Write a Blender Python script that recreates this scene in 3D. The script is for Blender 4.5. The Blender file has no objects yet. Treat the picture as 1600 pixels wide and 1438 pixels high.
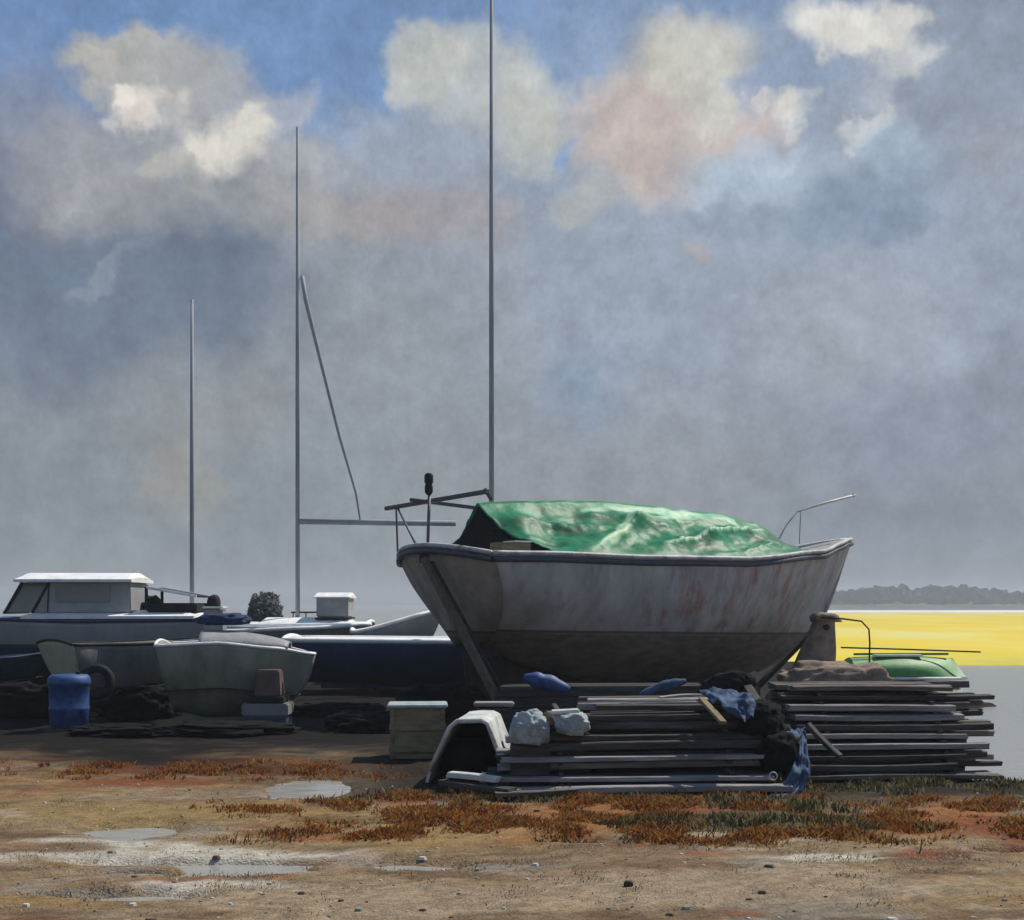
import bpy, bmesh, math, random
import numpy as np
from mathutils import Vector, Matrix, noise as mn
R = math.radians
random.seed(7)
scene = bpy.context.scene
C = scene.collection
F, EYE, HOR = 1900.0, 1.7, 945.0          # focal length in photo pixels, eye height, horizon row

# ------------------------------------------------------------------ camera
cam = bpy.data.cameras.new("camera"); camo = bpy.data.objects.new("camera", cam); C.objects.link(camo)
camo.location = (0, 0, EYE); camo.rotation_euler = (R(90), 0, 0)
cam.sensor_width = 36; cam.lens = 36 * F / 1600; cam.shift_y = (HOR - 719) / 1600
cam.clip_start = .1; cam.clip_end = 8000
scene.camera = camo
scene.view_settings.view_transform = 'Standard'; scene.view_settings.look = 'None'
scene.view_settings.exposure = 0; scene.view_settings.gamma = 1

def P(px, py, D): return Vector(((px - 800) * D / F, D, EYE - (py - HOR) * D / F))
def lin(c): return tuple(((v / 255) / 12.92 if v / 255 <= .04045 else ((v / 255 + .055) / 1.055) ** 2.4) for v in c)
def lin4(c): return lin(c) + (1,)

# ------------------------------------------------------------------ world: procedural cloudy sky
SUN_EL, SUN_AZ = 52, 52
w = bpy.data.worlds.new("World"); scene.world = w; w.use_nodes = True
nt = w.node_tree; N = nt.nodes; LK = nt.links; N.clear()
def nd(t, **k):
    n = N.new(t)
    for a, b in k.items(): setattr(n, a, b)
    return n
def wm(op, a, b=None, c=None):
    n = nd('ShaderNodeMath', operation=op)
    for i, v in enumerate((a, b, c)):
        if v is None: continue
        if isinstance(v, (int, float)): n.inputs[i].default_value = v
        else: LK.new(v, n.inputs[i])
    return n.outputs[0]
tc = nd('ShaderNodeTexCoord'); sx = nd('ShaderNodeSeparateXYZ'); LK.new(tc.outputs['Generated'], sx.inputs[0])
az = wm('ARCTAN2', sx.outputs[0], sx.outputs[1])
hyp = wm('SQRT', wm('ADD', wm('MULTIPLY', sx.outputs[0], sx.outputs[0]), wm('MULTIPLY', sx.outputs[1], sx.outputs[1])))
el = wm('ARCTAN2', sx.outputs[2], hyp)
cx = nd('ShaderNodeCombineXYZ'); LK.new(az, cx.inputs[0]); LK.new(el, cx.inputs[1])
def wnoise(scale, detail, vec, rough=.55):
    n = nd('ShaderNodeTexNoise'); n.inputs['Scale'].default_value = scale; n.inputs['Detail'].default_value = detail
    n.inputs['Roughness'].default_value = rough
    LK.new(vec, n.inputs['Vector']); return n
def warp(base, scale, amp, detail):
    n = wnoise(scale, detail, tc.outputs['Generated'])
    s = nd('ShaderNodeVectorMath', operation='SUBTRACT'); LK.new(n.outputs['Color'], s.inputs[0]); s.inputs[1].default_value = (.5, .5, .5)
    m = nd('ShaderNodeVectorMath', operation='MULTIPLY'); LK.new(s.outputs[0], m.inputs[0]); m.inputs[1].default_value = (amp, amp, 0)
    a = nd('ShaderNodeVectorMath', operation='ADD'); LK.new(base, a.inputs[0]); LK.new(m.outputs[0], a.inputs[1]); return a.outputs[0]
V = warp(warp(cx.outputs[0], 10, .05, 3), 30, .055, 10)
def mixc(fac, a, b, mode='MIX'):
    n = nd('ShaderNodeMix', data_type='RGBA', blend_type=mode)
    if isinstance(fac, (int, float)): n.inputs[0].default_value = fac
    else: LK.new(fac, n.inputs[0])
    for i, v in ((6, a), (7, b)):
        if isinstance(v, tuple): n.inputs[i].default_value = v
        else: LK.new(v, n.inputs[i])
    return n.outputs[2]
sky = nd('ShaderNodeTexSky', sky_type='NISHITA'); sky.sun_disc = False
sky.sun_elevation = R(SUN_EL); sky.sun_rotation = R(SUN_AZ)
nis = mixc(1.0, sky.outputs[0], (.06, .06, .06, 1), 'MULTIPLY')
ramp = nd('ShaderNodeValToRGB')
mr = nd('ShaderNodeMapRange'); LK.new(el, mr.inputs[0]); mr.inputs[1].default_value = 0; mr.inputs[2].default_value = .5
LK.new(mr.outputs[0], ramp.inputs[0])
cr = ramp.color_ramp
stops = [(0, (126, 135, 141)), (.14, (133, 142, 149)), (.34, (142, 151, 160)), (.6, (146, 156, 168)), (.82, (118, 144, 178)), (1, (102, 132, 174))]
while len(cr.elements) < len(stops): cr.elements.new(.5)
for e, (p, c) in zip(cr.elements, stops): e.position = p; e.color = lin4(c)
col = mixc(.05, ramp.outputs[0], nis)
# (px, py, half-width, half-height, rotation deg, colour, strength, softness)
BL = [
 (60, 60, 220, 150, 0, (104, 134, 178), .75, .7), (420, 90, 430, 150, 8, (110, 143, 188), .7, .8), (900, 60, 220, 110, 0, (120, 151, 194), .7, .8),
 (1500, 160, 260, 260, 0, (146, 156, 172), .9, .7), (1050, 170, 320, 170, 0, (160, 172, 188), .5, .8),
 (1200, 480, 520, 240, 0, (156, 168, 186), .75, .8), (130, 430, 360, 190, 0, (112, 124, 142), .95, .55), (360, 330, 170, 90, -20, (104, 118, 138), .85, .6),
 (30, 350, 130, 110, 0, (92, 106, 130), .7, .7), (200, 470, 260, 90, 0, (108, 122, 140), .6, .6), (40, 190, 90, 100, 0, (150, 152, 165), .5, .8),
 (280, 290, 220, 70, -10, (146, 150, 156), .8, .7), (170, 260, 160, 90, -25, (156, 158, 164), .75, .7),
 (225, 112, 120, 50, 8, (176, 176, 174), .95, .35), (330, 150, 80, 60, 20, (166, 169, 174), .8, .5), (215, 168, 50, 32, -10, (222, 216, 207), .9, .6),
 (352, 218, 84, 38, -14, (198, 196, 190), .9, .6), (310, 212, 46, 32, 0, (226, 221, 212), .9, .6), (440, 170, 60, 24, -25, (178, 180, 184), .6, .6),
 (290, 265, 60, 25, 30, (170, 172, 172), .6, .6),
 (760, 130, 150, 80, 12, (182, 188, 190), .95, .4), (665, 105, 65, 55, 0, (186, 190, 188), .9, .4), (820, 190, 70, 60, 0, (188, 190, 184), .8, .6),
 (640, 235, 170, 60, 0, (160, 168, 180), .75, .7), (590, 330, 130, 42, 0, (168, 158, 156), .75, .7), (470, 300, 90, 80, 0, (166, 166, 166), .6, .8),
 (745, 330, 60, 50, 0, (172, 163, 166), .6, .8), (884, 240, 24, 18, 0, (128, 160, 206), .7, .8),
 (1060, 170, 160, 115, -25, (192, 190, 184), .95, .45), (1110, 110, 95, 70, 20, (196, 196, 190), .8, .5), (985, 215, 90, 80, 30, (194, 179, 175), .8, .7), (1165, 205, 70, 36, -20, (196, 180, 176), .7, .7),
 (1060, 280, 55, 40, 0, (178, 170, 174), .6, .8), (1190, 130, 80, 30, -30, (140, 160, 196), .65, .7), (900, 320, 60, 40, 0, (184, 184, 180), .6, .7),
 (1270, 70, 120, 60, 10, (138, 154, 178), .75, .6), (1320, 26, 92, 44, 12, (224, 222, 216), .9, .55), (1345, 50, 42, 26, 0, (216, 214, 208), .8, .7),
 (1246, 160, 36, 24, -30, (218, 217, 211), .85, .8), (1412, 80, 34, 30, 0, (208, 210, 210), .8, .6), (1375, 140, 24, 56, 0, (186, 192, 200), .5, .9), (1350, 195, 40, 22, -30, (204, 208, 208), .85, .5),
 (1180, 270, 110, 50, -10, (174, 190, 206), .8, .7), (1390, 230, 60, 40, 30, (170, 188, 206), .7, .6),
 (1340, 320, 120, 55, -8, (134, 150, 174), .8, .75), (1150, 335, 90, 24, 0, (142, 156, 174), .7, .7), (1400, 345, 50, 30, 0, (130, 145, 170), .6, .8),
 (1110, 400, 24, 12, 0, (180, 168, 168), .55, .8), (1560, 230, 60, 40, 0, (164, 166, 176), .5, .8),
 (150, 95, 32, 22, 0, (186, 184, 180), .8, .4), (195, 145, 22, 14, 0, (232, 226, 216), .8, .4), (380, 205, 40, 22, -30, (214, 210, 202), .8, .4), (255, 250, 34, 16, -30, (186, 184, 178), .6, .5), (120, 300, 60, 22, -40, (162, 164, 170), .7, .5), (170, 430, 70, 14, -35, (136, 146, 160), .6, .5), (470, 240, 50, 26, 0, (168, 172, 178), .7, .6), (690, 85, 26, 20, 0, (196, 198, 196), .7, .4), (800, 105, 40, 22, 0, (194, 196, 194), .7, .5), (1040, 120, 50, 34, -30, (204, 202, 192), .7, .5), (1120, 180, 40, 24, -30, (208, 206, 196), .7, .5), (1195, 155, 26, 12, -25, (208, 206, 200), .7, .5), (1395, 15, 40, 22, 0, (214, 214, 210), .8, .5), (1215, 235, 44, 16, -30, (184, 196, 210), .6, .5), (530, 205, 40, 16, 0, (150, 166, 192), .6, .6),
 (910, 620, 70, 80, 0, (130, 150, 178), .8, .8), (1310, 520, 170, 110, 0, (156, 163, 172), .6, .9), (1420, 700, 260, 90, 0, (134, 144, 160), .75, .9), (1580, 590, 60, 40, 0, (128, 136, 150), .6, .8),
 (720, 620, 160, 260, 0, (144, 151, 158), .5, .9), (330, 620, 170, 90, -15, (146, 150, 152), .6, .8), (220, 790, 300, 120, 0, (130, 138, 144), .6, .9), (280, 740, 40, 60, 0, (160, 154, 144), .5, .9),
 (960, 730, 320, 130, 0, (140, 145, 151), .55, .9), (540, 500, 120, 150, 0, (148, 154, 161), .5, .9), (1440, 840, 300, 70, 0, (126, 136, 150), .6, .9)]
for (x, y, rx, ry, rot, c, st, so) in BL:
    u = (x - 800) / F; v = (HOR - y) / F; a = math.atan(u); e = math.atan(v * math.cos(a))
    mp = nd('ShaderNodeMapping', vector_type='TEXTURE'); LK.new(V, mp.inputs[0])
    mp.inputs['Location'].default_value = (a, e, 0); mp.inputs['Rotation'].default_value = (0, 0, R(-rot))
    mp.inputs['Scale'].default_value = (rx / F * .98, ry / F * .98, 1)
    ln = nd('ShaderNodeVectorMath', operation='LENGTH'); LK.new(mp.outputs[0], ln.inputs[0])
    m = nd('ShaderNodeMapRange', interpolation_type='SMOOTHSTEP'); LK.new(ln.outputs['Value'], m.inputs[0])
    m.inputs[1].default_value = 1 + so * .6; m.inputs[2].default_value = max(.02, 1 - so * .8); m.inputs[3].default_value = 0; m.inputs[4].default_value = st
    col = mixc(m.outputs[0], col, lin4(c))
# broken-up vapour at three scales
for (sc_, de, amt, sq) in ((7, 4, .22, 1), (34, 8, .34, 1), (110, 5, .14, .9), (260, 3, .11, .6)):
    mp = nd('ShaderNodeMapping'); LK.new(cx.outputs[0], mp.inputs[0]); mp.inputs['Scale'].default_value = (1, sq, 1)
    n = wnoise(sc_, de, mp.outputs[0], .6)
    m = nd('ShaderNodeMapRange'); LK.new(n.outputs['Fac'], m.inputs[0]); m.inputs[1].default_value = .25; m.inputs[2].default_value = .75
    m.inputs[3].default_value = 1 - amt / 2; m.inputs[4].default_value = 1 + amt / 2
    cc = nd('ShaderNodeCombineColor')
    for i in range(3): LK.new(m.outputs[0], cc.inputs[i])
    col = mixc(1.0, col, cc.outputs[0], 'MULTIPLY')
bg = nd('ShaderNodeBackground'); LK.new(col, bg.inputs[0]); bg.inputs[1].default_value = 1.0
wo = nd('ShaderNodeOutputWorld'); LK.new(bg.outputs[0], wo.inputs[0])

sun = bpy.data.lights.new("sun", 'SUN'); sun.energy = 4.8; sun.angle = R(.6); sun.color = (1, .93, .82)
suno = bpy.data.objects.new("sun", sun); C.objects.link(suno)
sd = Vector((math.sin(R(SUN_AZ)) * math.cos(R(SUN_EL)), math.cos(R(SUN_AZ)) * math.cos(R(SUN_EL)), math.sin(R(SUN_EL))))
suno.rotation_euler = sd.to_track_quat('Z', 'Y').to_euler()

# ------------------------------------------------------------------ materials
def mat(name, cols, scale=6, stretch=(1, 1, 1), rough=.7, bump=.3, bscale=40, detail=6, trans=0, metal=0, spread=.22, extra=None):
    """cols: 2-4 linear rgb colours mixed by object-space noise."""
    m = bpy.data.materials.new(name); m.use_nodes = True; t = m.node_tree; n = t.nodes; l = t.links
    b = n['Principled BSDF']; b.inputs['Roughness'].default_value = rough; b.inputs['Metallic'].default_value = metal; b.inputs['Specular IOR Level'].default_value = .5 if rough < .7 else .12
    tc = n.new('ShaderNodeTexCoord'); mp = n.new('ShaderNodeMapping'); l.new(tc.outputs['Object'], mp.inputs[0]); mp.inputs['Scale'].default_value = stretch
    oi = n.new('ShaderNodeObjectInfo')
    ad = n.new('ShaderNodeVectorMath'); ad.operation = 'ADD'; l.new(mp.outputs[0], ad.inputs[0])
    sc = n.new('ShaderNodeVectorMath'); sc.operation = 'SCALE'; sc.inputs[0].default_value = (17, 31, 9); l.new(oi.outputs['Random'], sc.inputs['Scale']); l.new(sc.outputs[0], ad.inputs[1])
    no = n.new('ShaderNodeTexNoise'); no.inputs['Scale'].default_value = scale; no.inputs['Detail'].default_value = detail; no.inputs['Roughness'].default_value = .65; l.new(ad.outputs[0], no.inputs['Vector'])
    rp = n.new('ShaderNodeValToRGB'); l.new(no.outputs['Fac'], rp.inputs[0])
    while len(rp.color_ramp.elements) < len(cols): rp.color_ramp.elements.new(.5)
    for i, (e, c) in enumerate(zip(rp.color_ramp.elements, cols)):
        e.position = .5 - spread + 2 * spread * i / max(1, len(cols) - 1); e.color = tuple(c) + (1,)
    out = rp.outputs[0]
    if extra: out = extra(t, tc, out)
    l.new(out, b.inputs['Base Color'])
    n2 = n.new('ShaderNodeTexNoise'); n2.inputs['Scale'].default_value = bscale; n2.inputs['Detail'].default_value = 4; l.new(ad.outputs[0], n2.inputs['Vector'])
    bp = n.new('ShaderNodeBump'); bp.inputs['Strength'].default_value = bump; bp.inputs['Distance'].default_value = .02; l.new(n2.outputs['Fac'], bp.inputs['Height']); l.new(bp.outputs[0], b.inputs['Normal'])
    if trans:
        tr = n.new('ShaderNodeBsdfTranslucent'); l.new(out, tr.inputs[0]); ms = n.new('ShaderNodeMixShader'); ms.inputs[0].default_value = trans
        l.new(b.outputs[0], ms.inputs[1]); l.new(tr.outputs[0], ms.inputs[2]); l.new(ms.outputs[0], n['Material Output'].inputs[0])
    return m

def tmix(t, fac, a, b):
    n = t.nodes.new('ShaderNodeMix'); n.data_type = 'RGBA'
    t.links.new(fac, n.inputs[0])
    for i, v in ((6, a), (7, b)):
        if isinstance(v, tuple): n.inputs[i].default_value = v
        else: t.links.new(v, n.inputs[i])
    return n.outputs[2]
def tmap(t, src, a, b, c=0, d=1):
    n = t.nodes.new('ShaderNodeMapRange'); n.interpolation_type = 'SMOOTHSTEP'; t.links.new(src, n.inputs[0])
    for i, v in enumerate((a, b, c, d)): n.inputs[i + 1].default_value = v
    return n.outputs[0]
def tmath(t, op, a, b):
    n = t.nodes.new('ShaderNodeMath'); n.operation = op
    for i, v in enumerate((a, b)):
        if isinstance(v, (int, float)): n.inputs[i].default_value = v
        else: t.links.new(v, n.inputs[i])
    return n.outputs[0]
def tnoise(t, tc, scale, stretch, detail=5, loc=(0, 0, 0)):
    mp = t.nodes.new('ShaderNodeMapping'); t.links.new(tc.outputs['Object'], mp.inputs[0]); mp.inputs['Scale'].default_value = stretch; mp.inputs['Location'].default_value = loc
    n = t.nodes.new('ShaderNodeTexNoise'); n.inputs['Scale'].default_value = scale; n.inputs['Detail'].default_value = detail; n.inputs['Roughness'].default_value = .6
    t.links.new(mp.outputs[0], n.inputs['Vector']); return n.outputs['Fac']

def hull_extra(wl, slope, below, line, rust=None, rustx=(2.4, 7.4)):
    """antifouling below a waterline, a thin line on it, rust runs from the rail"""
    def f(t, tc, out):
        s = t.nodes.new('ShaderNodeSeparateXYZ'); t.links.new(tc.outputs['Object'], s.inputs[0])
        z = tmath(t, 'ADD', s.outputs[2], tmath(t, 'MULTIPLY', s.outputs[0], slope))
        if rust:
            r = tmap(t, tnoise(t, tc, 2.1, (1.6, 1.6, .42), 5), .42, .66)
            r2 = tmap(t, tnoise(t, tc, 9, (1, 1, .35), 4, (3, 1, 2)), .36, .64, .2, 1)
            rm = tmath(t, 'MULTIPLY', tmath(t, 'MULTIPLY', r, r2), tmath(t, 'MULTIPLY', tmap(t, s.outputs[0], rustx[0], rustx[0] + .8), tmap(t, s.outputs[0], rustx[1], rustx[1] - .6)))
            out = tmix(t, tmath(t, 'MULTIPLY', rm, .72), out, tuple(rust) + (1,))
            g = tmap(t, tnoise(t, tc, 5, (1, 1, .2), 5, (7, 7, 1)), .52, .68, 0, .45)
            out = tmix(t, g, out, (.21, .195, .185, 1))
        b2 = tnoise(t, tc, 7, (.5, .5, 1.4), 6)
        bc = tmix(t, tmap(t, b2, .35, .65), tuple(below[0]) + (1,), tuple(below[1]) + (1,))
        out = tmix(t, tmap(t, z, wl + .03, wl - .05), out, bc)
        ln = tmath(t, 'MULTIPLY', tmap(t, z, wl - .03, wl - .01), tmap(t, z, wl + .03, wl + .01))
        return tmix(t, tmath(t, 'MULTIPLY', ln, .8), out, tuple(line) + (1,))
    return f

M = {}
M['hull'] = mat('weathered_grey_hull_paint', [(.27, .262, .26), (.40, .39, .39), (.52, .51, .51)], 2.6, (1, 1, .5), .7, .25, 22,
                extra=hull_extra(1.33, .02, ((.13, .118, .10), (.24, .20, .165)), (.09, .085, .085), (.30, .075, .045)))
M['transom'] = mat('bare_brown_transom', [(.18, .165, .15), (.30, .275, .25), (.40, .375, .35)], 3, (1, 1, .6), .8, .4, 20,
                   extra=hull_extra(1.30, .02, ((.11, .10, .085), (.20, .17, .14)), (.07, .065, .06)))
M['rail_pale'] = mat('worn_pale_rail_paint', [(.16, .15, .15), (.40, .40, .40), (.62, .62, .61)], 5, rough=.6)
M['rail_dark'] = mat('dark_blue_rubbing_strake', [(.03, .035, .055), (.06, .07, .10)], 6, rough=.6)
M['deck'] = mat('grey_deck', [(.2, .2, .2), (.35, .35, .34)], 5)
M['keel'] = mat('dark_keel', [(.025, .022, .02), (.06, .045, .035)], 6, rough=.85)
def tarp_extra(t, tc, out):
    at = t.nodes.new('ShaderNodeVertexColor'); at.layer_name = 'fold_highlight'
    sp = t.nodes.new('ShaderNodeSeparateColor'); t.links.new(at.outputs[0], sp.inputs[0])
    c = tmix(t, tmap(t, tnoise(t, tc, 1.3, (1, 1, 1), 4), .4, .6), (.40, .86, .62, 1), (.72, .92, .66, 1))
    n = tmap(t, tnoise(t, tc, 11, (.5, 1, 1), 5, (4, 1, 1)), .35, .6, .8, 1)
    f = tmath(t, 'MULTIPLY', tmap(t, sp.outputs[0], .32, .85), n)  # pale mint along the folds paints their sunlit highlights
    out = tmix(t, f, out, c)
    f = tmap(t, tnoise(t, tc, 1.4, (.7, 1, 1.4), 5, (8, 3, 1)), .50, .64, 0, .8)
    return tmix(t, tmath(t, 'MULTIPLY', f, tmap(t, sp.outputs[0], .3, .05)), out, (.010, .13, .06, 1))
M['tarp'] = mat('green_tarpaulin_lit_folds', [(.012, .19, .085), (.02, .33, .15), (.04, .46, .23)], 1.6, (.8, 1, 1), .5, .35, 14, trans=.5, extra=tarp_extra)
M['canvas_and_shade'] = mat('black_canvas_and_shade', [(.005, .006, .006), (.012, .013, .014)], 5, rough=1)  # near black; also the painted shade in tent, trough and under boats
M['white'] = mat('chalky_white_paint', [(.6, .6, .59), (.78, .78, .76), (.88, .88, .85)], 5, rough=.55)
M['offwhite'] = mat('dirty_white_gelcoat', [(.17, .175, .18), (.27, .27, .275), (.34, .34, .34)], 3, (1, 1, .5), rough=.6)
M['cabin'] = mat('grey_cabin_side', [(.24, .245, .25), (.34, .345, .35)], 4, rough=.6)
M['green_white'] = mat('greenish_grey_hull', [(.11, .125, .105), (.20, .22, .185), (.28, .29, .24)], 3, (1, 1, .5), rough=.65,
                       extra=hull_extra(-9, 0, ((.1, .1, .1), (.1, .1, .1)), (.1, .1, .1)))
M['pale_green'] = mat('pale_green_panel', [(.26, .30, .22), (.36, .38, .27), (.42, .42, .33)], 5, rough=.65)
M['grey_hull'] = mat('grey_tender_hull', [(.12, .125, .125), (.19, .195, .19), (.26, .26, .25)], 3, (1, 1, .5), rough=.7)
M['blue_hull'] = mat('deep_blue_hull_paint', [(.008, .022, .07), (.012, .04, .13), (.02, .06, .17)], 2, rough=.5, bump=.12)
M['cruiser'] = mat('cruiser_hull', [(.22, .23, .24), (.32, .33, .34)], 3, (1, 1, .5), rough=.55,
                   extra=hull_extra(.98, 0, ((.01, .035, .06), (.02, .06, .085)), (.01, .02, .04)))
M['glass'] = mat('grey_acrylic_window', [(.16, .17, .16), (.22, .23, .21)], 3, rough=.12, bump=.02)
M['navy'] = mat('navy_trim', [(.015, .03, .08), (.03, .05, .11)], 6, rough=.6)
M['black'] = mat('black_rubber', [(.012, .012, .014), (.03, .03, .032)], 9, rough=.75)
M['spar'] = mat('grey_spar_paint', [(.22, .245, .265), (.30, .33, .355), (.36, .39, .415)], 3, (1, 1, .2), rough=.75, bump=.1)
M['metal'] = mat('dull_galvanised_tube', [(.05, .055, .065), (.10, .11, .13)], 9, rough=.5, metal=.2)
M['bright_tube'] = mat('worn_bright_tube', [(.35, .35, .36), (.65, .65, .64)], 7, rough=.45)
M['old_wood'] = mat('weathered_brown_wood', [(.045, .036, .028), (.10, .08, .062), (.17, .14, .11)], 5, (1, 1, 5), rough=.85, bump=.6)
M['prop'] = mat('rough_prop_timber', [(.07, .058, .046), (.13, .11, .085), (.18, .15, .12)], 6, (4, 4, .5), rough=.85, bump=.7)
M['plank_a'] = mat('silver_grey_plank', [(.13, .125, .125), (.25, .24, .24), (.40, .385, .375)], 5, (.35, 4, 4), rough=.85, bump=.7, bscale=25)
M['plank_b'] = mat('brown_grey_plank', [(.06, .052, .046), (.13, .11, .10), (.21, .18, .165)], 5, (.35, 4, 4), rough=.85, bump=.7, bscale=25)
M['plank_c'] = mat('dark_wet_plank', [(.025, .023, .022), (.065, .06, .057), (.12, .11, .105)], 5, (.35, 4, 4), rough=.8, bump=.7, bscale=25)
M['plank_end'] = M['plank_c']
M['crate'] = mat('olive_brown_crate_wood', [(.13, .105, .055), (.22, .185, .11), (.28, .25, .17)], 4, (1, 1, 3), rough=.8, bump=.5)
M['blue_cloth'] = mat('faded_blue_sheet', [(.035, .055, .10), (.06, .10, .18), (.11, .17, .26)], 5, rough=.7, bump=.4, trans=.15)
M['blue_drum'] = mat('blue_plastic', [(.008, .03, .10), (.012, .06, .21), (.05, .11, .26)], 7, rough=.6, bump=.1)
M['sack'] = mat('pale_blue_grey_sack', [(.18, .22, .24), (.30, .35, .37), (.42, .46, .46)], 6, rough=.85, bump=.6)
M['slab'] = mat('chalky_fibreglass', [(.24, .26, .25), (.48, .50, .48), (.66, .68, .64)], 5, rough=.7, bump=.4)
M['brown_cover'] = mat('muddy_brown_canvas', [(.09, .068, .052), (.22, .17, .13), (.34, .27, .21)], 4, rough=.9, bump=.6, bscale=16)
M['green_paint'] = mat('bright_green_paint', [(.03, .14, .03), (.055, .25, .05), (.08, .32, .07)], 4, rough=.55)
M['rope'] = mat('old_rope', [(.03, .028, .025), (.08, .07, .06)], 30, rough=.9)
M['bush'] = mat('grey_green_leaves', [(.10, .11, .11), (.17, .18, .185)], 2, rough=.8)
M['bark'] = mat('bark', [(.04, .03, .02), (.09, .07, .05)], 8, rough=.9)

# ------------------------------------------------------------------ mesh helpers
class MB:
    def __init__(s): s.v = []; s.f = []; s.mi = []
    def add(s, vs, fs, mi=0):
        o = len(s.v); s.v += [tuple(v) for v in vs]
        for f in fs: s.f.append([o + i for i in f]); s.mi.append(mi)
        return s
    def box(s, c, d, rot=None, bev=.012, mi=0, warp=0, taper=1):
        bm = bmesh.new(); bmesh.ops.create_cube(bm, size=1)
        for v in bm.verts:
            k = taper if v.co.z > 0 else 1
            v.co = Vector((v.co.x * d[0] * k, v.co.y * d[1] * k, v.co.z * d[2]))
        if bev: bmesh.ops.bevel(bm, geom=bm.edges[:], offset=min(bev, min(d) * .3), segments=2, affect='EDGES')
        bm.verts.ensure_lookup_table()
        mtx = (rot.to_4x4() if rot is not None else Matrix())
        vs = [Vector(c) + mtx @ v.co for v in bm.verts]; fs = [[v.index for v in f.verts] for f in bm.faces]
        bm.free(); return s.add(vs, fs, mi)
    def tube(s, pts, r, seg=10, mi=0, cap=True):
        pts = [Vector(p) for p in pts]; n = len(pts); rr = r if isinstance(r, (list, tuple)) else [r] * n
        vs = []; up = None
        for i, p in enumerate(pts):
            d = (pts[min(i + 1, n - 1)] - pts[max(i - 1, 0)]).normalized()
            a = d.orthogonal().normalized() if up is None else (up - d * up.dot(d)).normalized()
            up = a; b = d.cross(a)
            for k in range(seg):
                th = 2 * math.pi * k / seg; vs.append(p + (a * math.cos(th) + b * math.sin(th)) * rr[i])
        fs = [[i * seg + k, i * seg + (k + 1) % seg, (i + 1) * seg + (k + 1) % seg, (i + 1) * seg + k] for i in range(n - 1) for k in range(seg)]
        if cap: fs += [list(range(seg))[::-1], [(n - 1) * seg + k for k in range(seg)]]
        return s.add(vs, fs, mi)
    def bar(s, p0, p1, w, h, bev=.006):
        p0, p1 = Vector(p0), Vector(p1); d = p1 - p0
        return s.box((p0 + p1) / 2, (d.length, w, h), d.to_track_quat('X', 'Z').to_matrix(), bev)
    def grid(s, fn, nu, nv, mi=0, closed=False):
        vs = [fn(i / nu, j / nv) for i in range(nu + 1) for j in range(nv + 1)]
        fs = [[i * (nv + 1) + j, (i + 1) * (nv + 1) + j, (i + 1) * (nv + 1) + j + 1, i * (nv + 1) + j + 1] for i in range(nu) for j in range(nv)]
        return s.add(vs, fs, mi)
    def lathe(s, prof, c=(0, 0, 0), seg=24, mi=0, axis='Z'):
        vs = []
        for (r, z) in prof:
            for k in range(seg):
                a = 2 * math.pi * k / seg; q = (r * math.cos(a), r * math.sin(a), z)
                if axis == 'Y': q = (q[0], q[2], q[1])
                if axis == 'X': q = (q[2], q[0], q[1])
                vs.append((c[0] + q[0], c[1] + q[1], c[2] + q[2]))
        n = len(prof); fs = [[i * seg + k, i * seg + (k + 1) % seg, (i + 1) * seg + (k + 1) % seg, (i + 1) * seg + k] for i in range(n - 1) for k in range(seg)]
        fs += [list(range(seg))[::-1], [(n - 1) * seg + k for k in range(seg)]]
        return s.add(vs, fs, mi)
    def lump(s, c, d, amp=.18, freq=2.2, seed=0, sub=4, flat=True):
        bm = bmesh.new(); bmesh.ops.create_icosphere(bm, subdivisions=sub, radius=1)
        for v in bm.verts:
            p = v.co.copy(); k = 1 + amp * mn.fractal(p * freq + Vector((seed * 3.1, seed, 7)), 1, 2, 3)
            q = Vector((p.x, p.y, p.z)) * k
            q = Vector(tuple(math.copysign(abs(t) ** .8, t) for t in q))
            if flat and q.z < -.75: q.z = -.75
            v.co = q
        vs = [Vector(c) + Vector((v.co.x * d[0], v.co.y * d[1], v.co.z * d[2])) for v in bm.verts]; fs = [[v.index for v in f.verts] for f in bm.faces]
        bm.free(); return s.add(vs, fs)
    def mesh(s, name, mats, smooth=False):
        me = bpy.data.meshes.new(name); me.from_pydata([tuple(v) for v in s.v], [], s.f); me.validate()
        for m in (mats if isinstance(mats, (list, tuple)) else [mats]): me.materials.append(m)
        if len(me.polygons) == len(s.mi): me.polygons.foreach_set('material_index', s.mi)
        if smooth: me.polygons.foreach_set('use_smooth', [True] * len(me.polygons))
        bm = bmesh.new(); bm.from_mesh(me); bmesh.ops.recalc_face_normals(bm, faces=bm.faces); bm.to_mesh(me); bm.free()
        return me
    def build(s, name, mats, parent=None, smooth=False, solid=0, label=None, cat=None, group=None, kind=None, loc=None):
        o = bpy.data.objects.new(name, s.mesh(name, mats, smooth)); C.objects.link(o)
        if parent: o.parent = parent
        if loc is not None: o.location = loc
        if solid:
            md = o.modifiers.new('solid', 'SOLIDIFY'); md.thickness = solid; md.offset = 0
        return tag(o, label, cat, group, kind)
def tag(o, label=None, cat=None, group=None, kind=None):
    if label: o['label'] = label
    if cat: o['category'] = cat
    if group: o['group'] = group
    if kind: o['kind'] = kind
    return o
def thing(name, label, cat, loc=(0, 0, 0), rz=0, group=None, ry=0, rx=0):
    o = bpy.data.objects.new(name, None); C.objects.link(o); o.location = loc; o.rotation_euler = (rx, ry, rz)
    o.empty_display_size = .2
    return tag(o, label, cat, group)
def lerp(a, b, t): return a + (b - a) * t
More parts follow.
